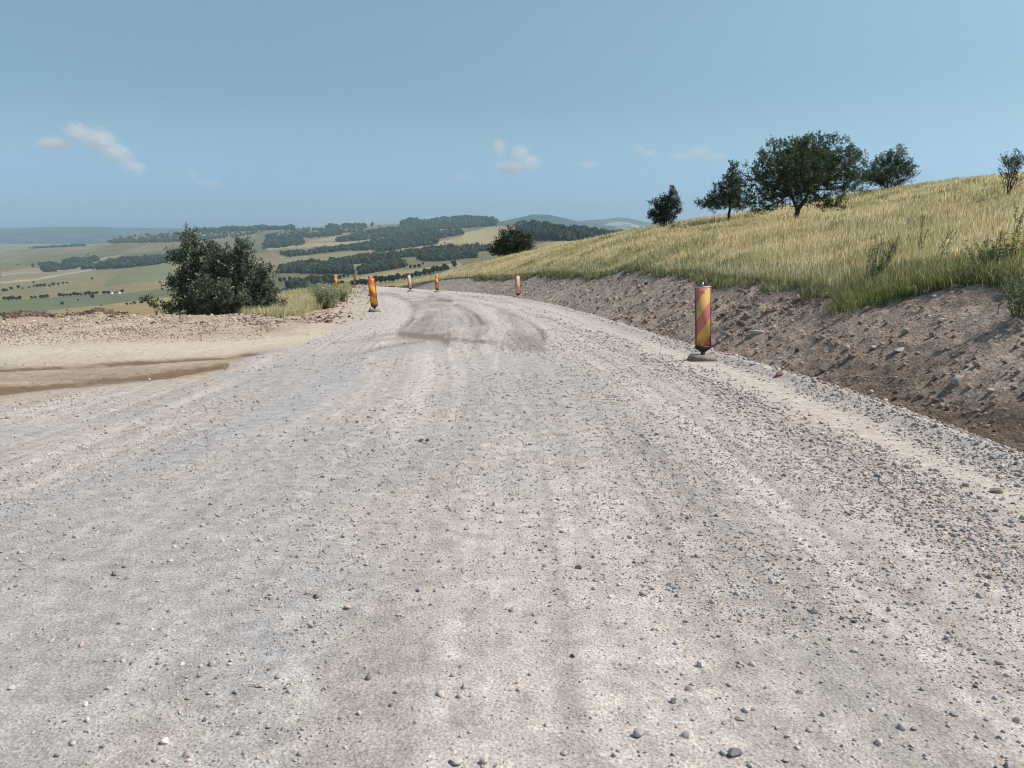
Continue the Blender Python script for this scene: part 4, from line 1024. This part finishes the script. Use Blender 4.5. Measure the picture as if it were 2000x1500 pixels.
# ---- woods: crowns packed into shelter belts
def crown_template(sub, rng, cone=False, leaves=0):
    V, F = ico(sub); V = V.copy()
    if cone:
        r = (1 - (V[:, 2] + 1) / 2) ** .8; a = np.arctan2(V[:, 1], V[:, 0])
        j = 1 + .35 * rng.normal(size=len(V)) * .6
        V = np.stack([np.cos(a) * r * .42 * j, np.sin(a) * r * .42 * j, (V[:, 2] + 1) / 2 * 1.1], -1)
    else:
        V *= (1 + rng.normal(0, .16, len(V)))[:, None]
        V = np.stack([V[:, 0] * .46, V[:, 1] * .46, .5 + V[:, 2] * .5], -1)
    return V, F
def leafy_template(rng, n=420):
    """a small tree of leaf clumps on a short trunk, 1 unit tall"""
    lob = rng.normal(size=(9, 3)); lob = lob / np.linalg.norm(lob, axis=1, keepdims=True) * np.array([.26, .26, .24]) * rng.uniform(.5, 1.1, (9, 1)) + np.array([0, 0, .58])
    c = lob[rng.integers(0, 9, n)]; v = rng.normal(size=(n, 3)); v /= np.linalg.norm(v, axis=1, keepdims=True)
    P = c + v * np.array([.17, .17, .16]) * (rng.random(n) ** .4)[:, None]
    P[:, 2] = np.clip(P[:, 2], .06, 1.05)
    d = rng.normal(size=(n, 3)); d /= np.linalg.norm(d, axis=1, keepdims=True); s = np.cross(d, rng.normal(size=(n, 3))); s /= np.linalg.norm(s, axis=1, keepdims=True)
    l = rng.uniform(.05, .1, n)[:, None]
    V = np.stack([P - d * l, P + s * l * .7, P + d * l, P - s * l * .7], 1).reshape(-1, 3); F = np.arange(4 * n).reshape(-1, 4)
    Vc, Fc = crown_template(1, rng); Vc = Vc * np.array([.62, .62, .75]) + np.array([0, 0, .14])
    th = np.linspace(0, 2 * np.pi, 5, endpoint=False); tr = np.concatenate([np.stack([np.cos(th) * .03, np.sin(th) * .03, np.full(5, z)], -1) for z in (-.08, .4)])
    i = np.arange(5); Ft = np.stack([i, (i + 1) % 5, (i + 1) % 5 + 5, i + 5], -1)
    V = np.concatenate([V, tr, Vc]); F4 = np.concatenate([F, Ft + 4 * n]); F3 = Fc + 4 * n + 10
    col = np.concatenate([np.tile((1 + rng.normal(0, .22, (n, 1))), (1, 4)).reshape(-1), np.full(10, .8), np.full(len(Vc), .85)])
    return V, [F4, F3], col

def wood(name, label, poly, n, hpx, col, conifer=0., lift=.35, kind='stuff', cat='wood', sub=1):
    xs = [p[0] for p in poly]; ys = [p[1] for p in poly]
    a = R.uniform(min(xs), max(xs), n * 4); b = R.uniform(min(ys), max(ys), n * 4); k = inpoly(a, b, poly); a, b = a[k][:n], b[k][:n]
    b = np.maximum(b + hpx * lift, ridge(a) + .3)
    D = vdist(a, b); P = at(a, b, D); H = hpx * D / FPX * R.uniform(.45, 1.3, len(a)) * (.8 + .45 * vn(a * .09, b * .3, 431))
    Vs, Fs, Cs = [], [], []; m0 = 0
    for t in range(6):
        cone = t >= 4
        V, F = crown_template(sub, R, cone); sel = np.where((R.random(len(a)) * 0 + (np.arange(len(a)) % 97 / 97 < conifer)) == cone)[0]
        sel = sel[sel % (2 if cone else 4) == (t % 4 if not cone else t % 2)]
        if not len(sel): continue
        wd = R.uniform(.85, 1.5, len(sel)) if not cone else R.uniform(.8, 1.1, len(sel)); th = R.uniform(0, 6.28, len(sel))
        q = V[None] * H[sel][:, None, None] * np.stack([wd, wd, np.ones(len(sel))], -1)[:, None]
        c_, s_ = np.cos(th)[:, None], np.sin(th)[:, None]
        q = np.stack([q[..., 0] * c_ - q[..., 1] * s_, q[..., 0] * s_ + q[..., 1] * c_, q[..., 2]], -1) + P[sel][:, None]
        Vs.append(q.reshape(-1, 3)); Fs.append((F[None] + (np.arange(len(sel)) * len(V))[:, None, None]).reshape(-1, 3) + m0); m0 += q.shape[0] * q.shape[1]
        cc = np.array(col) * (1 + R.normal(0, .25, (len(sel), 1))) ; Cs.append(np.clip(np.repeat(cc, len(V), 0) * (1 + R.normal(0, .15, (len(sel) * len(V), 1))), .004, 1))
    return tag(mobj(name, np.concatenate(Vs), np.concatenate(Fs), M_WOOD, np.concatenate(Cs)), label, cat, kind=kind)
WG = (.023, .038, .021)
W = [('pine wood on the far slope below the skyline', [(522, 461), (592, 462), (594, 477), (512, 486)], 260, 6, WG, .2), ('wood crowning the highest ridge', [(660, 467), (717, 452), (775, 444), (820, 434), (870, 426), (925, 423), (957, 426), (972, 432), (965, 440), (875, 446), (812, 454), (725, 466), (655, 472)], 1500, 6, (.026, .046, .026), .1),
     ('long wood on the left skyline', [(385, 449), (450, 446), (570, 442), (574, 446), (470, 450), (385, 452)], 340, 6, WG, .0), ('trees along the skyline', [(635, 443), (710, 437), (712, 442), (640, 446)], 90, 6, WG, .0), ('wood behind the skyline gap', [(785, 434), (815, 432), (822, 440), (785, 442)], 80, 8, WG, 0.),
     ('upper shelter belt', [(548, 495), (672, 482), (725, 471), (787, 459), (875, 452), (905, 451), (905, 456), (857, 465), (857, 474), (812, 481), (740, 491), (730, 487), (672, 488), (567, 500)], 1300, 7, WG, .3),
     ('middle shelter belt, lower left strip', [(545, 524), (600, 513), (640, 514), (690, 522), (690, 533), (610, 532), (545, 530)], 560, 10, WG, .3), ('middle shelter belt, long upper strip', [(640, 511), (715, 500), (767, 496), (845, 485), (900, 482), (958, 482), (958, 487), (880, 493), (800, 499), (720, 510), (680, 516)], 640, 9, WG, .3),
     ('middle shelter belt, centre strip', [(700, 524), (755, 513), (785, 510), (790, 520), (700, 534)], 300, 10, WG, .3), ('middle shelter belt, right strip', [(815, 503), (850, 497), (930, 492), (930, 501), (870, 507), (830, 508)], 260, 9, WG, .3),
     ('lower shelter belt', [(560, 560), (572, 550), (605, 545), (650, 545), (653, 548), (588, 557)], 170, 11, WG, .2), ('nearest shelter belt behind the bush', [(530, 578), (607, 563), (620, 564), (600, 571), (545, 582)], 150, 13, WG, .1),
     ('crescent wood on the left fields', [(75, 513), (122, 520), (124, 511), (138, 508), (192, 502), (192, 507), (149, 522), (105, 529), (86, 529)], 300, 7, WG, 0.), ('long wood on the left fields', [(152, 525), (210, 513), (255, 504), (287, 505), (334, 500), (336, 505), (311, 514), (245, 521)], 420, 8, WG, 0.),
     ('wood hidden by the big bush', [(325, 494), (372, 488), (372, 500), (330, 504)], 120, 8, WG, 0.), ('far dark tree line', [(52, 485), (98, 481), (140, 478), (168, 478), (168, 480), (70, 485)], 160, 3, WG, 0.),
     ('scrub on the bare hillside', [(205, 473), (240, 462), (300, 457), (480, 452), (515, 452), (470, 462), (370, 470), (300, 473)], 300, 4, (.045, .06, .034), 0.), ('scrub at the foot of the bare hillside', [(205, 474), (260, 469), (400, 463), (470, 459), (400, 468), (330, 472)], 330, 4.5, (.04, .056, .03), 0.),
     ('scattered scrub under the ridge', [(530, 458), (560, 448), (640, 446), (715, 444), (720, 452), (650, 456), (590, 462)], 190, 4.5, (.045, .06, .034), 0.), ('thicket on the slope', [(585, 461), (640, 452), (670, 451), (668, 458), (610, 464)], 160, 5, WG, 0.),
     ('conifer plantation behind the meadow', [(1010, 442), (1044, 436), (1086, 437), (1134, 447), (1190, 453), (1236, 456), (1240, 459), (1188, 466), (1116, 467), (1048, 466), (1029, 456), (1012, 450)], 1000, 12, (.026, .042, .027), .8)]
for lab, P, n, h, c, cf in W: wood('wood', lab, P, int(n * 1.35) if h > 5 else n, h * .92 if h > 5 else h, c, max(cf, .45) if 'belt' in lab else cf)

# ---- single trees of the valley: shared shapes, one object each
TM = []
for i in range(6):
    V, F, c = leafy_template(np.random.default_rng(900 + i)); TM.append(mesh_data('tree_shape', V, F, M_WOOD, np.array(WG)[None] * 1.1 * c[:, None]))
def vtree(px, py, h, label, group, name='valley_tree', cat='tree', w=1.):
    o = bpy.data.objects.new(name, TM[R.integers(6)]); LINK(o)
    D = float(vdist(px, py)); o.location = at(px, py, D); s = h * D / FPX
    o.scale = (s * w * R.uniform(.9, 1.3), s * w * R.uniform(.9, 1.3), s); o.rotation_euler = (0, 0, R.uniform(0, 6.28))
    return tag(o, label, cat, group)
g = 'row of dark trees along the field beyond the bend'
for px_, py_, h in [(688, 558, 12), (697, 559, 14), (706, 558, 15), (714, 558, 14), (722, 557, 12), (734, 554, 18), (744, 554, 17), (753, 552, 14), (761, 551, 15), (768, 551, 16), (777, 549, 17), (785, 546, 9), (791, 546, 11), (797, 545, 12), (805, 544, 11), (813, 542, 15), (820, 541, 12), (830, 539, 16), (838, 537, 13), (846, 535, 16), (854, 533, 15), (861, 532, 13), (869, 531, 17), (874, 530, 12)]:
    vtree(px_, py_, h, 'dark leafy tree in the broken row along the field edge just beyond the bend', g)
for px_, py_, h in [(645, 559, 9), (652, 558, 11), (660, 559, 10), (668, 556, 9)]: vtree(px_, py_, h, 'dark bush beyond the weedy mound at the start of the tree row', 'bushes at the start of the tree row', 'valley_bush', 'bush', 1.2)
for px_, py_, h in [(548, 552, 11), (556, 550, 9), (566, 549, 10), (655, 548, 11), (664, 546, 10), (672, 543, 9), (680, 542, 8)]: vtree(px_, py_, h, 'dark tree at an end of the lower shelter belt', 'trees at the ends of the lower shelter belt')
for px_, py_, h, l in [(802, 525, 9, 'round bush left of the pair on the slope above the tree row'), (810, 524, 8, 'left bush of the close pair above the tree row'), (819, 523, 9, 'right bush of the close pair above the tree row'), (796, 520, 6, 'small bush uphill of the pair above the tree row'), (826, 518, 6, 'small bush at the end of the middle shelter belt'), (887, 523, 16, 'narrow dark tree touching the left end of the meadow'),
                       (65, 523, 9, 'bush just left of the crescent wood'), (172, 500, 4, 'tiny dot of a tree above the crescent wood'), (35, 519, 4, 'tiny bush alone on the upper left field'), (180, 547, 6, 'round bush on the pale track across the left field'), (66, 554, 5, 'bush above the upper hedge'), (122, 596, 8, 'round dark tree alone in the green field'), (152, 588, 5, 'small bush alone in the green field above the round tree'),
                       (181, 583, 9, 'taller bush below the long hedge at the green field edge'), (198, 598, 4, 'tiny bush on the lower edge of the green field'), (8, 615, 6, 'bush at the left border above the dirt rim'), (317, 567, 6, 'bush left of the big roadside bush in the fields'), (951, 442, 4, 'left dot of two trees on the pale field by the ridge'), (969, 443, 4, 'right dot of two trees on the pale field by the ridge'), (868, 476, 4, 'single bush on the pale field beside the upper belt'), (727, 443, 9, 'big round tree standing alone on the skyline'), (740, 444, 5, 'small tree next to the big round skyline tree')]:
    vtree(px_, py_, h, l, None)
g = 'bushes of the upper hedge on the left fields'
for px_, py_ in [(8, 570), (13, 569), (22, 566), (36, 564), (44, 565), (57, 563), (66, 561), (73, 561), (80, 560), (87, 560), (97, 560), (104, 558), (114, 557), (124, 555), (131, 554)]: vtree(px_, py_, R.uniform(4, 8), 'low bush in the thin upper hedge crossing the left fields', g, 'hedge_bush', 'bush', 1.3)
g = 'trees of the lower hedge above the green field'
for px_, py_ in [(10, 587), (17, 587), (24, 586), (32, 586), (39, 586), (62, 584), (69, 584), (80, 583), (86, 583), (92, 582), (117, 580), (124, 580), (131, 579), (138, 579), (145, 578), (152, 578), (159, 578), (167, 577), (175, 577), (182, 576), (189, 575), (203, 575), (211, 575), (239, 572)]: vtree(px_, py_, R.uniform(6, 10), 'dark tree in the lower hedge along the top of the green field', g, 'hedge_tree', 'tree', 1.3)
g = 'bushes on the line below the green field'
for px_, py_ in [(248, 596), (256, 595), (263, 594), (276, 593), (308, 599), (314, 598)]: vtree(px_, py_, R.uniform(3.5, 6), 'low bush on the boundary below the green field, left of the big bush', g, 'hedge_bush', 'bush', 1.6)

# ---- white farm building at the end of the lower hedge
M_WHITE = plain_mat('white_wall', (.78, .78, .76), .8, .08); M_ROOF = plain_mat('slate_roof', (.07, .08, .09), .7, .2)
for (cx, cy, wpx, label) in [(230, 573.5, 11, 'long low farm building with white gable and dark roof ending the lower hedge'), (217, 574.5, 6, 'smaller shed with white gable left of the long farm building')]:
    D = float(vdist(cx, cy)); S = D / FPX; b = at(cx, cy, D)
    r = tag(empty('farm_building', b, -.35), label, 'farm building'); l, d_, h = wpx * S / 2, 2.2 * S, 2.6 * S
    m = MB(); m.box(-l, l, -d_, d_, -1, h); m.prism([(-1, 0)] * 0 or [(-d_, h + .001), (d_, h + .001), (0, h + 1.6 * S)], -l, l)
    V = np.concatenate(m.V); V[8:] = np.stack([V[8:, 1], V[8:, 0], V[8:, 2]], -1); m.V = [V]; m.build('wall', M_WHITE, r)
    m = MB()
    for s_ in (-1, 1):
        V = [(x_, s_ * y_, z_) for x_ in (-l - .1 * S, l - .25 * S) for y_, z_ in ((d_ + .5, h - .3), (0, h + 1.6 * S + .15), (0, h + 1.6 * S + .5), (d_ + .6, h + .1))]
        m.add(V, np.array([[0, 1, 2, 3], [7, 6, 5, 4], [0, 4, 5, 1], [1, 5, 6, 2], [2, 6, 7, 3], [3, 7, 4, 0]]))
    m.build('roof', M_ROOF, r)

# ================================================================== AIR AND CLOUDS
def vol_mat(name): 
    m, nt, N = new_mat(name); o = N('ShaderNodeOutputMaterial'); v = N('ShaderNodeVolumePrincipled'); nt.links.new(v.outputs[0], o.inputs['Volume']); return m, nt, N, v
mh, nt, N, v = vol_mat('haze_air'); v.inputs['Color'].default_value = (.58, .79, .96, 1); v.inputs['Density'].default_value = .000078; v.inputs['Anisotropy'].default_value = .1
mb = MB(); mb.box(-13500, 13500, -2500, 13500, -161, 230); tag(mb.build('haze', mh), None, 'haze', kind='stuff')

def cloud(cx, cy, wpx, hpx, blobs, dens, label, seed, D=15000):
    S = D / FPX; c = at(cx, cy, D); V, F = ico(3)
    m, nt, N, v = vol_mat('cloud_vapour'); L = nt.links.new
    v.inputs['Color'].default_value = (1, .985, .985, 1); v.inputs['Anisotropy'].default_value = 0.
    tc = N('ShaderNodeTexCoord'); tot = None
    n = N('ShaderNodeTexNoise'); n.inputs['Scale'].default_value = 30 / (wpx * S); n.inputs['Detail'].default_value = 7; n.inputs['Roughness'].default_value = .62
    L(tc.outputs['Object'], n.inputs['Vector'])
    for bx, by, rx, ry in blobs:
        mp = N('ShaderNodeVectorMath'); mp.operation = 'SUBTRACT'; L(tc.outputs['Object'], mp.inputs[0]); mp.inputs[1].default_value = ((bx - cx) * S, 0, (cy - by) * S)
        dv = N('ShaderNodeVectorMath'); dv.operation = 'DIVIDE'; L(mp.outputs[0], dv.inputs[0]); dv.inputs[1].default_value = (rx * S, rx * S, ry * S)
        ln = N('ShaderNodeVectorMath'); ln.operation = 'LENGTH'; L(dv.outputs[0], ln.inputs[0])
        sb = N('ShaderNodeMath'); sb.operation = 'SUBTRACT'; sb.inputs[0].default_value = 1; L(ln.outputs['Value'], sb.inputs[1])
        if tot is None: tot = sb
        else:
            mx = N('ShaderNodeMath'); mx.operation = 'SMOOTH_MAX'; L(tot.outputs[0], mx.inputs[0]); L(sb.outputs[0], mx.inputs[1]); mx.inputs[2].default_value = .3; tot = mx
    ad = N('ShaderNodeMath'); ad.operation = 'MULTIPLY_ADD'; L(n.outputs['Fac'], ad.inputs[0]); ad.inputs[1].default_value = 2.2; L(tot.outputs[0], ad.inputs[2])
    mr = N('ShaderNodeMapRange'); mr.inputs[1].default_value = 1.08; mr.inputs[2].default_value = 1.9; mr.inputs[4].default_value = dens * 2.3; L(ad.outputs[0], mr.inputs[0])
    L(mr.outputs[0], v.inputs['Density'])
    r = max(b[2] for b in blobs)
    o = mobj('cloud', V * np.array([wpx * S * .62, r * S * 1.4, hpx * S * .66]), F, m, None, True, loc=c)
    return tag(o, label, 'cloud')
cloud(172, 290, 205, 110, [(155, 262, 26, 22), (195, 275, 32, 24), (225, 300, 30, 22), (255, 325, 24, 16), (110, 282, 34, 13)], .0016, 'biggest pale cumulus streak, slanting down in the left part of the sky', 1)
cloud(1005, 310, 105, 80, [(975, 290, 16, 20), (1015, 300, 20, 18), (1035, 318, 22, 18), (1000, 325, 34, 14)], .0017, 'two-humped pale cloud above the middle of the ridge', 2)
cloud(1255, 295, 60, 34, [(1248, 293, 14, 14), (1268, 300, 18, 9)], .0012, 'tiny cloud puff left of the wide faint cloud over the trees', 3)
cloud(1362, 303, 110, 46, [(1365, 298, 28, 14), (1335, 306, 30, 9), (1395, 306, 26, 9)], .0008, 'wide faint cloud above the young trees', 4)
cloud(385, 348, 80, 44, [(378, 342, 16, 13), (405, 356, 26, 9)], .0006, 'faint wisp of cloud low in the sky right of the biggest cloud', 5)
cloud(908, 354, 70, 40, [(905, 350, 24, 12)], .0004, 'barely visible wisp low left of the two-humped cloud', 6)
cloud(1150, 322, 60, 26, [(1150, 322, 24, 9)], .0006, 'small thin wisp between the two-humped cloud and the tiny puff', 7)

# ================================================================== CAMERA, LIGHT, SKY
cam = bpy.data.cameras.new('camera'); co = bpy.data.objects.new('camera', cam); LINK(co)
cam.sensor_width = 36; cam.lens = FPX / 2000 * 36; cam.clip_start = .1; cam.clip_end = 60000
co.location = (0, 0, HC); co.rotation_euler = (math.pi / 2 - PITCH, 0, 0)
sc.camera = co
SUN_EL, SUN_AZ = math.radians(52), math.radians(84)      # azimuth measured clockwise from +Y
sd = np.array([math.sin(SUN_AZ) * math.cos(SUN_EL), math.cos(SUN_AZ) * math.cos(SUN_EL), math.sin(SUN_EL)])
sun = bpy.data.lights.new('sun', 'SUN'); so = bpy.data.objects.new('sun', sun); LINK(so)
sun.energy = 4.8; sun.angle = math.radians(.53); sun.color = (1, .93, .84)
from mathutils import Vector
so.rotation_euler = Vector(sd).to_track_quat('Z', 'Y').to_euler(); so.location = (60, 10, 80)
w = bpy.data.worlds.new('World'); sc.world = w; w.use_nodes = True
nt = w.node_tree; nt.nodes.clear(); N = nt.nodes.new; L = nt.links.new
wo = N('ShaderNodeOutputWorld'); bg = N('ShaderNodeBackground'); sk = N('ShaderNodeTexSky')
sk.sky_type = 'NISHITA'; sk.sun_disc = False; sk.sun_elevation = SUN_EL; sk.sun_rotation = SUN_AZ
sk.altitude = 300; sk.air_density = 1.0; sk.dust_density = 1.2; sk.ozone_density = 1.0
bg.inputs['Strength'].default_value = .11
# camera white balance leans to cyan; hazy band above the horizon is dimmer than the model's
tcw = N('ShaderNodeTexCoord'); sx = N('ShaderNodeSeparateXYZ'); L(tcw.outputs['Generated'], sx.inputs[0])
cr = N('ShaderNodeValToRGB'); cr.color_ramp.interpolation = 'EASE'; L(sx.outputs['Z'], cr.inputs[0])
for i, (p, c) in enumerate([(0., (.54, .83, 1.44)), (.14, (.8, .96, .97)), (.28, (1.08, 1.22, 1.03))]):
    e = cr.color_ramp.elements[i] if i < 2 else cr.color_ramp.elements.new(p)
    e.position = p; e.color = (c[0] / 1.5, c[1] / 1.5, c[2] / 1.5, 1)
mm = N('ShaderNodeVectorMath'); mm.operation = 'SCALE'; mm.inputs['Scale'].default_value = 1.5; L(cr.outputs[0], mm.inputs[0])
hs = N('ShaderNodeVectorMath'); hs.operation = 'MULTIPLY'
L(sk.outputs[0], hs.inputs[0]); L(mm.outputs[0], hs.inputs[1]); L(hs.outputs[0], bg.inputs[0])
L(bg.outputs[0], wo.inputs[0])
sc.view_settings.view_transform = 'Standard'; sc.view_settings.look = 'None'; sc.view_settings.gamma = 1
sc.view_settings.exposure = 0
sc.cycles.use_denoising = True; sc.cycles.denoiser = 'OPENIMAGEDENOISE'; sc.cycles.filter_width = 1.1
sc.cycles.max_bounces = 6; sc.cycles.diffuse_bounces = 3; sc.cycles.transmission_bounces = 4; sc.cycles.volume_bounces = 2
sc.cycles.transparent_max_bounces = 8
